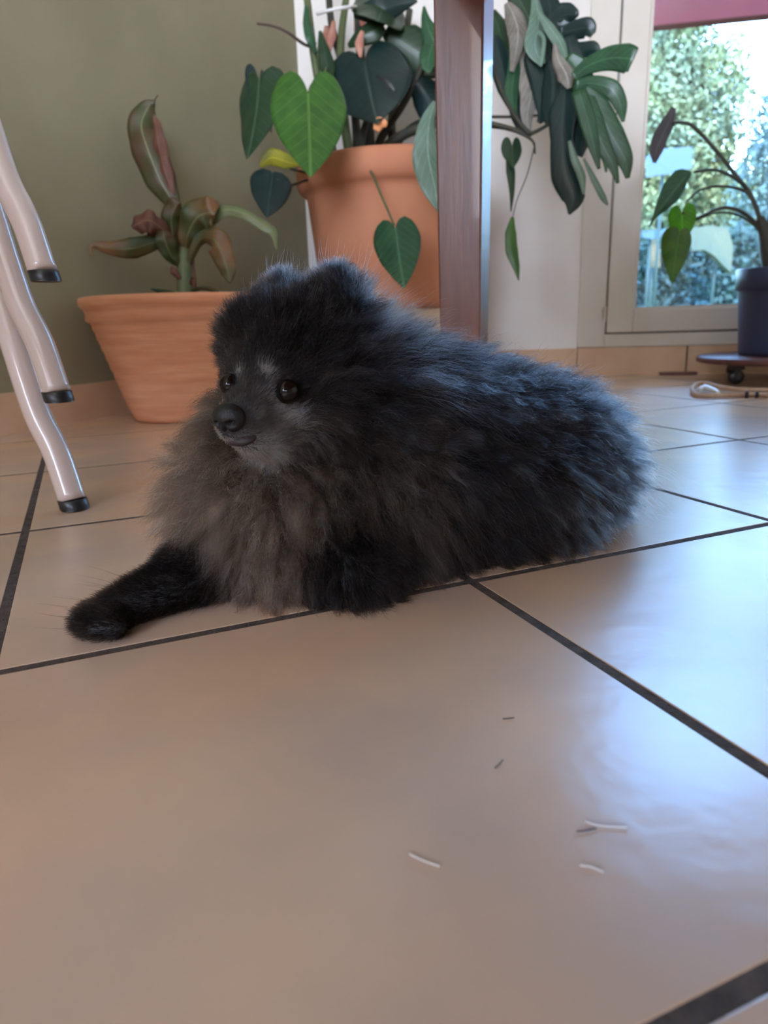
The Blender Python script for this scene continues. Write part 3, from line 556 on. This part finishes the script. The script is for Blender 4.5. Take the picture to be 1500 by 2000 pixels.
# ------------------------------------------------------------------ three stacked chairs
dF = .800
path = [W(143, 984, dF), W(128, 938, dF), W(115, 900, dF), W(101, 868, dF), W(82, 832, dF), W(66, 792, dF), W(40, 712, dF), (W(5, 600, dF)), W(-30, 480, dF), W(-70, 330, dF)]
_dz = Vector((0, 0, .0100-path[0][2])); path = [p+_dz for p in path]; foot = path[0].copy()
tr_ = .0152
base = Vector((foot[0], foot[1], 0))
def make_chair(label):
    c = thing('stacking_chair', label, 'chair', base, 'stacked metal chairs')
    P = spline(path, 4); 
    far = Vector((-.46, .06, 0)); near = Vector((-.06, -.44, 0))
    top = P[-1]
    for k, off in enumerate((Vector((0, 0, 0)), far, near, far+near)):
        Q = [p.copy() for p in P]
        if k in (1, 3): Q = [Vector((2*foot[0]-p[0], p[1], p[2])) for p in P]
        Q = [q_+off for q_ in Q]
        lg = put(tube('leg', Q, tr_, M_metal, None, 20, 0), c)
        a = Q[0]; dirn = (Q[1]-Q[0]).normalized(); V = []
        for zz, rr_ in ((.0125, .90), (.0125, 1.02), (.0118, 1.05), (.002, 1.05), (.0006, .98)):
            cc = a+dirn*((zz-a.z)/dirn.z); V += [Vector((cc.x+tr_*rr_*math.cos(k_*math.pi/14), cc.y+tr_*rr_*math.sin(k_*math.pi/14), zz)) for k_ in range(28)]
        Fc = [(r_*28+k_, (r_+1)*28+k_, (r_+1)*28+(k_+1) % 28, r_*28+(k_+1) % 28) for r_ in range(4) for k_ in range(28)]+[tuple(range(112, 140))]
        tp = meshobj('rubber_tip', V, Fc, M_rub); tp.parent = lg; tp.matrix_parent_inverse = Matrix.Identity(4)
    cs = [top, top+far+Vector((2*(foot[0]-top[0]), 0, 0)), top+far+near+Vector((2*(foot[0]-top[0]), 0, 0)), top+near]
    loop = []
    for i in range(4):
        a, b = cs[i], cs[(i+1) % 4]; loop += [a.lerp(b, .06), a.lerp(b, .5), a.lerp(b, .94)]
    put(tube('seat_frame', loop+[loop[0]], .010, M_metal, None, 12, 2), c)
    m_ = sum(cs, Vector())/4+Vector((0, 0, .018)); sx = (cs[1]-cs[0]).length; sy = (cs[3]-cs[0]).length
    V, Fc = [], []
    for i in range(13):
        for j in range(13):
            a, b = i/12, j/12; p = cs[0].lerp(cs[1], a).lerp(cs[3].lerp(cs[2], a), b); V.append(p+Vector((0, 0, .016-.012*math.sin(math.pi*a)*math.sin(math.pi*b))))
    Fc = [(i*13+j, i*13+j+1, (i+1)*13+j+1, (i+1)*13+j) for i in range(12) for j in range(12)]
    s_ = put(meshobj('seat', V, Fc, M_metal), c); md = s_.modifiers.new('t', 'SOLIDIFY'); md.thickness = .010
    bk = [cs[1], cs[1]+Vector((-.03, -.0, .2)), cs[1]+Vector((-.06, 0, .36)), cs[2]+Vector((-.06, 0, .36)), cs[2]+Vector((-.03, 0, .2)), cs[2]]
    put(tube('back_frame', bk, .009, M_metal, None, 10, 4), c)
    return c
def copy_tree(o, parent=None):
    c = o.copy(); COL.objects.link(c); c.parent = parent; c.matrix_parent_inverse = o.matrix_parent_inverse.copy()
    for ch in list(o.children): copy_tree(ch, c)
    return c
ch0 = make_chair('cream metal chair at the bottom of the stack, foot on the floor')
for (u_, v_, d_, lb) in ((111.5, 768, .779, 'cream metal chair in the middle of the stack of three'), (85, 533, .758, 'cream metal chair on top of the stack of three')):
    c = copy_tree(ch0); c['label'] = lb; c.location = base+(W(u_, v_, d_)-foot)

# ------------------------------------------------------------------ dog
def rs(p, r): p = Vector(p); p.z = max(p.z, r*.93); return p
HD = dict  # blobs: centre, radius -> the body is their smooth union
blobs = [  # name, centre, radii scale, r
    ('skull', W(580, 700, .532), .043), ('temple', W(508, 662, .534), .024), ('brow', W(552, 728, .515), .037), ('face', W(514, 764, .497), .0295), ('snout', W(490, 796, .480), .0200), ('muzzle', W(470, 822, .470), .0165), ('tip', W(456, 828, .464), .0125), ('chin', W(488, 856, .474), .0115), ('jaw', W(525, 850, .490), .018),
    ('cheek', W(620, 790, .525), .036), ('nape', W(650, 720, .555), .044), ('neck', W(650, 820, .560), .060),
    ('ruff', W(560, 900, .555), .058), ('chest', W(545, 985, .550), .062), ('chestl', W(462, 975, .565), .040), ('shoulder', W(720, 960, .565), .060), ('belly', W(660, 1060, .550), .050), ('elbow', W(700, 1138, .512), .026),
    ('back1', W(770, 830, .600), .066), ('back2', W(890, 860, .630), .070), ('back3', W(980, 890, .655), .072), ('rump', W(1060, 920, .675), .066), ('flank', W(890, 990, .600), .055), ('haunch', W(1020, 1000, .625), .052), ('hock', W(960, 1075, .590), .026), ('tail', W(1115, 905, .700), .031),
    ('armpit', W(470, 1075, .545), .032), ('forearm', W(400, 1110, .525), .024), ('forearm2', W(330, 1150, .505), .0185), ('wrist', W(268, 1178, .490), .0155), ('paw', W(228, 1192, .480), .0130), ('toe', W(172, 1210, .478), .0085), ('toe2', W(172, 1222, .470), .0088), ('toe3', W(192, 1234, .463), .0088), ('toe4', W(222, 1234, .462), .0085),
]
BP = {n: rs(c, r) for n, c, r in blobs}
V, Fc = [], []
bm = bmesh.new()
def ball(c, r, sc=(1, 1, 1), R=None):
    g_ = bmesh.ops.create_icosphere(bm, subdivisions=3, radius=1)
    for v in g_['verts']:
        q = Vector((v.co.x*sc[0]*r, v.co.y*sc[1]*r, v.co.z*sc[2]*r)); v.co = (R @ q if R is not None else q)+c
for n, c, r in blobs: ball(rs(c, r), r)
def bridge(a, b, ra, rb, n=5):
    for k in range(1, n): t_ = k/n; ball(a.lerp(b, t_), ra*(1-t_)+rb*t_)
rad = {n: r for n, c, r in blobs}
for a, b in (('skull', 'brow'), ('skull', 'temple'), ('temple', 'brow'), ('elbow', 'armpit'), ('brow', 'face'), ('face', 'snout'), ('snout', 'muzzle'), ('muzzle', 'tip'), ('skull', 'nape'), ('nape', 'neck'), ('neck', 'ruff'), ('ruff', 'chest'), ('neck', 'shoulder'), ('shoulder', 'chest'), ('neck', 'back1'), ('back1', 'back2'), ('back2', 'back3'), ('back3', 'rump'), ('rump', 'haunch'), ('flank', 'haunch'), ('shoulder', 'flank'), ('chest', 'chestl'), ('chest', 'belly'), ('belly', 'flank'), ('elbow', 'belly'), ('elbow', 'shoulder'), ('rump', 'tail'), ('haunch', 'hock'), ('chest', 'armpit'), ('armpit', 'forearm'), ('forearm', 'forearm2'), ('forearm2', 'wrist'), ('wrist', 'paw'), ('paw', 'toe'), ('paw', 'toe2'), ('paw', 'toe3'), ('paw', 'toe4'), ('jaw', 'chin'), ('face', 'jaw'), ('jaw', 'cheek')):
    bridge(BP[a], BP[b], rad[a], rad[b])
FACE = (BP['tip']-BP['face']).normalized()
# ears: cupped flattened lobes
EARS = [(W(658, 590, .520), W(655, 532, .518), .0215), (W(550, 600, .545), W(548, 541, .548), .0195)]
for a, b, r in EARS:
    y_ = (b-a).normalized(); z_ = (FACE*1.0+Vector((0, 0, .1))); z_ = (z_-y_*z_.dot(y_)).normalized(); x_ = y_.cross(z_); R = Matrix((x_, y_, z_)).transposed()
    for k in range(6):
        t_ = k/5; ball(a.lerp(b, t_)-y_*.006, r*(1-.35*t_**2), (1, 1, .32), R)
me = bpy.data.meshes.new('body'); bm.to_mesh(me); bm.free()
tmp = bpy.data.objects.new('body', me); COL.objects.link(tmp)
rm = tmp.modifiers.new('r', 'REMESH'); rm.mode = 'VOXEL'; rm.voxel_size = .0028
sm = tmp.modifiers.new('s', 'SMOOTH'); sm.iterations = 6; sm.factor = .6
bpy.context.view_layer.update(); dg = bpy.context.evaluated_depsgraph_get()
body_me = bpy.data.meshes.new_from_object(tmp.evaluated_get(dg)); bpy.data.objects.remove(tmp)
nv = len(body_me.vertices); vc = np.zeros(nv*3); body_me.vertices.foreach_get('co', vc); vc = vc.reshape(-1, 3); vc[:, 2] = np.maximum(vc[:, 2], .0012)
body_me.vertices.foreach_set('co', vc.ravel()); body_me.update()
M_skin = mat('black_skin', (.012, .011, .012), .6)
body_me.materials.clear(); body_me.materials.append(M_skin); body_me.polygons.foreach_set('use_smooth', [True]*len(body_me.polygons))
dog = thing('pomeranian_dog', 'small fluffy black and grey dog lying on the tiled floor, one paw stretched out', 'dog', (BP['belly'][0], BP['belly'][1], 0))
body_me.name = 'body'
body = put(link(bpy.data.objects.new('body', body_me)), dog)
# eyes, nose, lips
M_eye = mat('eye_gloss', (.006, .003, .002), .05, spec=.22); M_nose = mat('nose_leather', (.005, .005, .005), .45, bump=.2, bscale=900, spec=.35); M_lid = mat('eyelid_skin', (.003, .003, .003), .9, spec=.1); M_lip = mat('lip', (.018, .009, .008), .6)
EYES = [(W(561, 765, .4735), .0085), (W(450, 752, .4745), .0078)]
def sph(name, c, r, m, sc=(1, 1, 1), R=None, fn=None, sub=4):
    global bm
    bm = bmesh.new(); ball0 = bmesh.ops.create_icosphere(bm, subdivisions=sub, radius=1)
    for v in bm.verts:
        q = v.co.copy()
        if fn: q = fn(q)
        q = Vector((q.x*sc[0]*r, q.y*sc[1]*r, q.z*sc[2]*r)); v.co = (R @ q if R is not None else q)+c
    me = bpy.data.meshes.new(name); bm.to_mesh(me); bm.free(); me.materials.append(m); me.polygons.foreach_set('use_smooth', [True]*len(me.polygons))
    return put(link(bpy.data.objects.new(name, me)), dog)
for c, r in EYES: sph('eye', c, r, M_eye)
fx = FACE; ux = Vector((0, 0, 1)); ux = (ux-fx*ux.dot(fx)).normalized(); lx = ux.cross(fx).normalized(); RF = Matrix((lx, fx, ux)).transposed()
def nosefn(q):
    q = q.copy()
    if q.y > 0:
        for sx in (-.42, .42):
            d_ = math.hypot(q.x-sx, q.z+.05); q -= Vector((0, .55*math.exp(-(d_/.2)**2), 0))
        q -= Vector((0, .25*math.exp(-(q.x/.12)**2)*(q.z < .1), 0))
    return q
NOSE = W(447, 816, .454)
sph('nose', NOSE, .0117, M_nose, (1, .75, .85), RF, nosefn, 5)
sph('mouth', W(470, 855, .4655), .0092, M_lip, (1.25, .9, .48), RF)
for c, r in EYES:
    vw = (c-BP['face']).normalized(); qx = vw.cross(Vector((0, 0, 1))).normalized(); qz = qx.cross(vw)
    put(tube('eyelid', [c+vw*.0020+qx*math.cos(a_)*r*.99+qz*math.sin(a_)*r*.80 for a_ in [k*math.pi/10 for k in range(21)]], .0014, M_lid, None, 8), dog)

# ---- fur
tri = []; body_me.calc_loop_triangles(); T_ = np.zeros(len(body_me.loop_triangles)*3, dtype=np.int32); body_me.loop_triangles.foreach_get('vertices', T_); T_ = T_.reshape(-1, 3)
vn = np.zeros(nv*3); body_me.vertices.foreach_get('normal', vn); vn = vn.reshape(-1, 3)
def nrm(a): return a/np.maximum(np.linalg.norm(a, axis=-1, keepdims=True), 1e-9)
A_ = .5*np.linalg.norm(np.cross(vc[T_[:, 1]]-vc[T_[:, 0]], vc[T_[:, 2]]-vc[T_[:, 0]]), axis=1)
tail_dir = np.array((BP['rump']-BP['back1']).normalized()); fA = np.array(FACE); dn_ = np.array([0, 0, -1.]); upv = np.array([0, 0, 1.]); cf = nrm(np.array([cC-np.array(BP['chest'])]))[0]
# region: centre, spread, length, normal weight, flow, gravity, curl, colour A, colour B, density
BLK, BRN, GRY, WHT = (.004, .004, .005), (.06, .043, .032), (.09, .08, .072), (.50, .46, .40)
def reg(c, s, L, nw, fl, gv, curl, ca, cb, den): return (np.array(c), s, L, nw, nrm(np.array([fl], float))[0], gv, curl, np.array(ca), np.array(cb), den)
bk = -fA
REG = [
    reg(BP['skull']+Vector((0, 0, .02)), .035, .015, .8, bk+upv*.3, 0, .15, BLK, BLK, 1.9),
    reg(BP['brow'], .024, .011, .55, bk*1+upv*.5, 0, .1, BLK, BLK, 2.2),
    reg(BP['face'], .020, .006, .35, bk, 0, .1, BLK, (.03, .025, .022), 3),
    reg(BP['snout'], .014, .0045, .25, bk, .0, .1, (.012, .010, .010), (.06, .052, .046), 4.5),
    reg(BP['muzzle'], .011, .0032, .2, bk, .05, .1, (.012, .010, .009), GRY, 5.5),
    reg(W(540, 830, .478), .012, .009, .25, bk, .2, .1, (.03, .026, .022), (.14, .12, .10), 4),
    reg(W(500, 872, .478), .010, .006, .3, bk+dn_*.3, .1, .1, WHT, GRY, 5),
    reg(W(470, 868, .466), .008, .004, .3, bk, .1, .05, WHT, WHT, 6),
    reg(BP['cheek'], .028, .026, .6, bk*.8+dn_*.5, .3, .3, BLK, (.03, .03, .032), 1.6),
    reg(W(600, 860, .52), .02, .026, .5, bk*.5+dn_*.8, .4, .5, (.05, .045, .04), BRN, 1.5),
    reg(BP['nape']+Vector((0, 0, .02)), .03, .034, .55, bk+upv*.1, .05, .3, BLK, (.10, .10, .11), 1.3),
    reg(BP['neck'], .035, .040, .6, bk*.5+tail_dir*.4+dn_*.4, .35, .5, BLK, (.02, .018, .018), 1.1),
    reg(BP['ruff'], .035, .038, .65, dn_*.9+fA*.2, .5, .8, (.03, .024, .019), (.11, .085, .065), 1.1),
    reg(BP['chest'], .035, .036, .65, dn_, .5, .9, (.07, .053, .040), (.27, .21, .165), 1.1),
    reg(BP['chestl'], .030, .036, .8, dn_*.8-tail_dir*.3, .45, .8, (.07, .055, .045), (.21, .165, .13), 1.1),
    reg(BP['shoulder'], .035, .036, .5, dn_*.8+tail_dir*.3, .5, .7, (.02, .016, .014), (.09, .07, .055), 1.0),
    reg(BP['belly'], .025, .026, .4, dn_*.6+cf*.3, .3, .8, BLK, (.05, .04, .035), 1.0),
    reg(BP['elbow'], .022, .020, .5, dn_*.5+tail_dir*.4, .2, .5, BLK, BLK, 1.2),
    reg(BP['back1'], .04, .036, .45, tail_dir*1+dn_*.15, .2, .5, BLK, (.035, .034, .036), 1.0),
    reg(BP['back2'], .04, .032, .5, tail_dir+dn_*.2, .15, .7, BLK, (.022, .021, .022), 1.0),
    reg(BP['back3'], .04, .032, .5, tail_dir+dn_*.2, .15, .7, BLK, (.02, .019, .02), 1.0),
    reg(BP['rump'], .04, .033, .6, tail_dir+dn_*.3, .25, .4, BLK, (.025, .023, .023), 1.1),
    reg(BP['tail'], .03, .045, .6, tail_dir+dn_*.4, .55, .25, (.02, .018, .018), (.09, .08, .075), 1.5),
    reg(BP['flank'], .04, .030, .4, tail_dir*.6+dn_, .4, .5, BLK, (.025, .023, .023), 1.0),
    reg(BP['haunch'], .04, .034, .45, tail_dir*.7+dn_*.7, .3, .5, BLK, (.025, .023, .023), 1.0),
    reg(BP['hock'], .025, .022, .4, tail_dir+dn_*.3, .2, .3, BLK, BLK, 1.0),
    reg(BP['armpit'], .022, .024, .5, dn_*.6-tail_dir*.2, .3, .6, (.02, .017, .015), (.06, .048, .038), 1.1),
    reg(BP['forearm'], .016, .012, .4, -tail_dir+dn_*.3, .15, .3, BLK, BLK, 1.8),
    reg(BP['wrist'], .018, .008, .35, -tail_dir, .1, .2, BLK, BLK, 2.4),
    reg(BP['paw'], .020, .007, .35, -tail_dir, .1, .15, BLK, (.02, .017, .015), 2.6),
]
for a, b, r in EARS: REG.append(reg(b, .016, .0065, .7, np.array((b-a).normalized())*1.2-fA*.2, 0, .1, BLK, (.10, .10, .11), 3.2)); REG.append(reg(a-FACE*.012, .014, .022, .6, -fA+upv*.3, 0, .2, BLK, (.08, .08, .09), 1.8))
def region(P):
    Wt = np.stack([np.exp(-.5*np.sum((P-r[0])**2, 1)/(r[1]*.62)**2)+1e-12 for r in REG], 1)
    Wt = Wt**1.0; return Wt/Wt.sum(1, keepdims=True)
def sample(N):
    tc_ = vc[T_].mean(1); den = region(tc_) @ np.array([r[9] for r in REG])
    pr_ = A_*den; pr_ = pr_/pr_.sum(); ti = rng.choice(len(T_), N, p=pr_)
    a, b = rng.random((2, N)); sw = a+b > 1; a[sw] = 1-a[sw]; b[sw] = 1-b[sw]; c = 1-a-b; t_ = T_[ti]
    P = vc[t_[:, 0]]*a[:, None]+vc[t_[:, 1]]*b[:, None]+vc[t_[:, 2]]*c[:, None]
    Nn = nrm(vn[t_[:, 0]]*a[:, None]+vn[t_[:, 1]]*b[:, None]+vn[t_[:, 2]]*c[:, None])
    keep = P[:, 2] > .002
    for e_, r_ in EYES: keep &= np.linalg.norm(P-np.array(e_), axis=1) > r_*1.06
    keep &= np.linalg.norm(P-np.array(NOSE), axis=1) > .0105
    return P[keep], Nn[keep]
K = 9
def grow(P, Nn, rnd=1.0, lenj=.3):
    Wt = region(P); G = lambda k: Wt @ np.array([r[k] for r in REG]); n = len(P)
    L = G(2)*(1-lenj+2*lenj*rng.random(n)); nw = G(3); fl = nrm(Wt @ np.stack([r[4] for r in REG])); gv = G(5); curl = G(6)
    fl = fl-Nn*np.minimum(0, np.sum(fl*Nn, 1, keepdims=True)); fl = nrm(fl+Nn*.05)
    jit = rng.normal(size=(n, 3))*.22*rnd; ph = rng.random((n, 3))*6.28; fr_ = 1.5+rng.random((n, 1))*3
    pts = [P-Nn*.0008]; t_ = np.linspace(0, 1, K)
    for k in range(1, K):
        s_ = t_[k]
        d_ = Nn*(nw*(1.15-.55*s_))[:, None]+fl*((1-nw)*(.6+.8*s_))[:, None]+dn_*(gv*s_*.9)[:, None]+jit+np.sin(ph+fr_*s_*6.28)*(curl*.5*rnd)[:, None]*(.3+s_)
        pts.append(pts[-1]+nrm(d_)*(L/(K-1))[:, None])
    Q = np.stack(pts, 1)
    Q[:, :, 2] = np.maximum(Q[:, :, 2], .0012+.004*rng.random((n, 1))*(t_[None]))
    return Q, L, Wt
NF, NG = 200000, 3600
gp, gn = sample(NG); GQ, GL, _ = grow(gp, gn, .9, .25)
kd = kdtree.KDTree(len(gp))
for i, p in enumerate(gp): kd.insert(p, i)
kd.balance()
P, Nn = sample(NF); Q, Lh, Wt = grow(P, Nn, .75)
gi = np.array([kd.find(p)[1] for p in P]); t_ = np.linspace(0, 1, K)
cl = np.clip((Lh-.006)/.02, 0, 1)*(.5+.45*rng.random(len(P)))       # long coats clump
off = GQ[gi]-gp[gi][:, None]
tgt = P[:, None]+off*(Lh/GL[gi])[:, None, None]*1.0; pull = (gp[gi]-P)[:, None]*(t_[None, :, None]**1.3)*.75
Q = Q*(1-cl[:, None, None])+(tgt+pull)*cl[:, None, None]
# frizz
fz = np.cumsum(rng.normal(size=Q.shape)*.0006*(Lh/.03)[:, None, None]*(t_[None, :, None]), axis=1); Q += fz
Q[:, :, 2] = np.maximum(Q[:, :, 2], .001)
# colours
ca = Wt @ np.stack([r[7] for r in REG]); cb = Wt @ np.stack([r[8] for r in REG])
gm = rng.random(len(gp))[gi]; mixv = np.clip(1.1*gm**1.6*(.4+.6*rng.random(len(P)))+.25*rng.random(len(P))**3, 0, 1)[:, None]
colr = ca*(1-mixv)+cb*mixv
_rel = vc-cC; _dep = _rel@cF; _pu = 750+FPX*(_rel@cX)/_dep; _pv = 1000+FPX*(_rel@cD)/_dep
def spot(c, r, col, amt=1.0, asp=None):   # a marking on the coat, laid on the skin nearest to the given point
    global colr
    q_ = np.array(c)-cC; d0 = q_@cF; u0, v0 = 750+FPX*(q_@cX)/d0, 1000+FPX*(q_@cD)/d0
    near_ = (np.hypot(_pu-u0, _pv-v0) < 7) & (_dep < d0+.03)
    if near_.any(): ii = np.where(near_)[0]; c = vc[ii[np.argmin(_dep[ii])]]
    else: c = vc[np.argmin(np.linalg.norm(vc-np.array(c), axis=1))]
    D_ = (P-np.array(c))
    if asp is not None: a_ = nrm(np.array([asp], float))[0]; al = D_@a_; D_ = D_-np.outer(al*.62, a_)
    k = np.exp(-np.sum(D_**2, 1)/r**2)*amt; k = (k > rng.random(len(P))*.9)*np.minimum(1, k*1.3)
    colr = colr*(1-k[:, None])+np.array(col)*k[:, None]
spot(W(520, 728, .478), .0060, (.40, .38, .36), .95, upv)           # brow marks
spot(W(460, 728, .484), .0042, (.28, .26, .24), .9, upv)
spot(W(556, 798, .470), .0075, (.8, .78, .75), 1, np.array(W(580, 825, .48)-W(540, 785, .47)))
spot(W(575, 815, .474), .0070, (.7, .68, .66), 1)
spot(W(508, 812, .462), .0062, (.34, .31, .29), .9)
spot(W(425, 790, .470), .0035, (.45, .40, .34), 1, upv)
spot(W(424, 850, .462), .0065, (.9, .84, .74), 1, upv)
spot(W(445, 872, .463), .0070, (.9, .84, .74), 1)
spot(W(485, 880, .468), .0075, (.85, .78, .68), 1)
spot(W(545, 838, .474), .0060, (.30, .27, .24), .8)
spot(W(528, 872, .478), .0085, (.65, .58, .50), 1)
spot(W(510, 740, .470), .0060, (.012, .010, .010), .8)
rr_ = rng.random(len(P)); colr[rr_ > .96] = colr[rr_ > .96]*.5+np.array([.13, .125, .12])
def hair_object(name, Q, colr, rad0, m):
    n = len(Q); hc = bpy.data.hair_curves.new(name); hc.add_curves([K]*n)
    hc.attributes['position'].data.foreach_set('vector', Q.reshape(-1).astype(np.float32))
    rr = (rad0*(1-.85*np.linspace(0, 1, K)**1.6))[None]*np.ones((n, 1)) if np.ndim(rad0) == 0 else rad0[:, None]*(1-.85*np.linspace(0, 1, K)**1.6)[None]
    ra = hc.attributes.get('radius') or hc.attributes.new('radius', 'FLOAT', 'POINT'); ra.data.foreach_set('value', rr.reshape(-1).astype(np.float32))
    at = hc.attributes.new('strand_colour', 'FLOAT_COLOR', 'CURVE'); at.data.foreach_set('color', np.concatenate([colr, np.ones((n, 1))], 1).astype(np.float32).ravel())
    hc.materials.append(m); return put(link(bpy.data.objects.new(name, hc)), dog)
M_fur = bpy.data.materials.new('fur'); M_fur.use_nodes = True; t = M_fur.node_tree; t.nodes.remove(t.nodes['Principled BSDF'])
hb = t.nodes.new('ShaderNodeBsdfHairPrincipled'); at = t.nodes.new('ShaderNodeAttribute'); at.attribute_name = 'strand_colour'
hb.parametrization = 'COLOR'; t.links.new(at.outputs['Color'], hb.inputs['Color']); hb.inputs['IOR'].default_value = 1.25; hb.inputs['Roughness'].default_value = .3; hb.inputs['Radial Roughness'].default_value = .4; hb.inputs['Random Roughness'].default_value = .2
t.links.new(hb.outputs[0], t.nodes['Material Output'].inputs[0])
hair_object('fur', Q, colr, .00011+.00004*rng.random(len(P)), M_fur)
# the coarser, lighter top coat that lies in locks over the undercoat
Pt, Nt = sample(60000); Qt, Lt, Wt_ = grow(Pt, Nt, .7); kt = Lt > .010; Pt, Qt, Lt, Wt_ = Pt[kt], Qt[kt], Lt[kt], Wt_[kt]
g2 = np.array([kd.find(p)[1] for p in Pt]); tt = t_[None, :, None]; c_l = np.clip((Lt-.006)/.02, 0, 1)*(.75+.2*rng.random(len(Pt)))
Qt = Qt*(1-c_l[:, None, None])+(Pt[:, None]+(GQ[g2]-gp[g2][:, None])*(Lt/GL[g2])[:, None, None]*1.06+(gp[g2]-Pt)[:, None]*(tt**1.2)*.85)*c_l[:, None, None]
wv = rng.random((len(Pt), 1, 3))*6.28; Qt = Qt+np.sin(wv+tt*(9+8*rng.random((len(Pt), 1, 1))))*.0012*tt; Qt[:, :, 2] = np.maximum(Qt[:, :, 2], .001)
lock = (rng.random(len(gp)) > .62)[g2]*(.5+.8*rng.random(len(Pt)))
ct = (Wt_ @ np.stack([r[7] for r in REG]))*.8+(Wt_ @ np.stack([r[8] for r in REG]))*(lock*1.5)[:, None]+(lock*.035)[:, None]
hair_object('top_coat', Qt, ct, .00015+.00005*rng.random(len(Pt)), M_fur)
# loose guard hairs standing off the coat
P2_, N2_ = sample(15000); Q2, L2, W2 = grow(P2_, N2_, 1.25, .25)
kp = L2 > .012; Q2 = Q2[kp]; base_ = Q2[:, :1]; Q2 = base_+(Q2-base_)*(1.05+.4*rng.random((len(Q2), 1, 1))); Q2[:, :, 2] = np.maximum(Q2[:, :, 2], .001)
c2 = (W2 @ np.stack([r[8] for r in REG]))[kp]*1.3+.02+.10*(rng.random((len(Q2), 1))**2)
hair_object('guard_hair', Q2, c2, .00011, M_fur)
# long pale strands sweeping back from the ruff, and wisps at the rump
def extra(c, r, n, mul, col, fl, rnd=.8):
    Pe, Ne = sample(60000); k_ = np.where(np.linalg.norm(Pe-np.array(c), axis=1) < r)[0][:n]
    Qe, Le, _w = grow(Pe[k_], Ne[k_], rnd, .3); t__ = np.linspace(0, 1, K)[None, :, None]
    Qe = Qe[:, :1]+(Qe-Qe[:, :1])*mul+nrm(np.array([fl], float))[0]*t__**1.5*.02; Qe[:, :, 2] = np.maximum(Qe[:, :, 2], .001)
    return Qe, np.array(col)*(.5+.8*rng.random((len(Qe), 1)))
xs = [extra(W(760, 720, .545), .035, 420, 1.25, (.30, .32, .36), tail_dir+dn_*.5), extra(W(720, 660, .55), .03, 300, 1.2, (.32, .34, .38), tail_dir+upv*.2), extra(BP['tail'], .06, 420, 1.5, (.10, .09, .09), tail_dir*.8+dn_*.9, 1.1), extra(BP['paw'], .03, 22, 1.3, (.02, .018, .016), -tail_dir, .8), extra(W(620, 560, .525), .06, 220, 1.1, (.25, .26, .29), upv*.3+bk*.3, 1.5)]
hair_object('long_hair', np.concatenate([x_[0] for x_ in xs]), np.concatenate([x_[1] for x_ in xs]), .00010, M_fur)
# stray hairs shed on the tiles
M_h1 = mat('pale_hair', (.75, .68, .6), .5); M_h2 = mat('dark_hair', (.04, .03, .03), .5)
for i, (pts, m_, lb) in enumerate([([(1143, 1604), (1170, 1612), (1224, 1616)], M_h1, 'longest pale stray hair on the near tile'), ([(800, 1668), (825, 1680), (858, 1692)], M_h1, 'pale stray hair on the near tile, left of the longest one'), ([(1133, 1690), (1155, 1693), (1178, 1703)], M_h1, 'pale stray hair just below the longest one'),
    ([(982, 1404), (994, 1403), (1004, 1402)], M_h2, 'dark stray hair nearest the dog on the near tile'), ([(967, 1500), (975, 1493), (982, 1484)], M_h2, 'dark slanting stray hair in the middle of the near tile'), ([(1126, 1624), (1145, 1622), (1165, 1618)], M_h2, 'dark stray hair beside the longest pale one')]):
    tag(tube('stray_hair', [FLR(u_, v_, .0009) for u_, v_ in pts], .00028, m_, None, 6, 5), lb, 'hair', 'stray hairs on the floor')
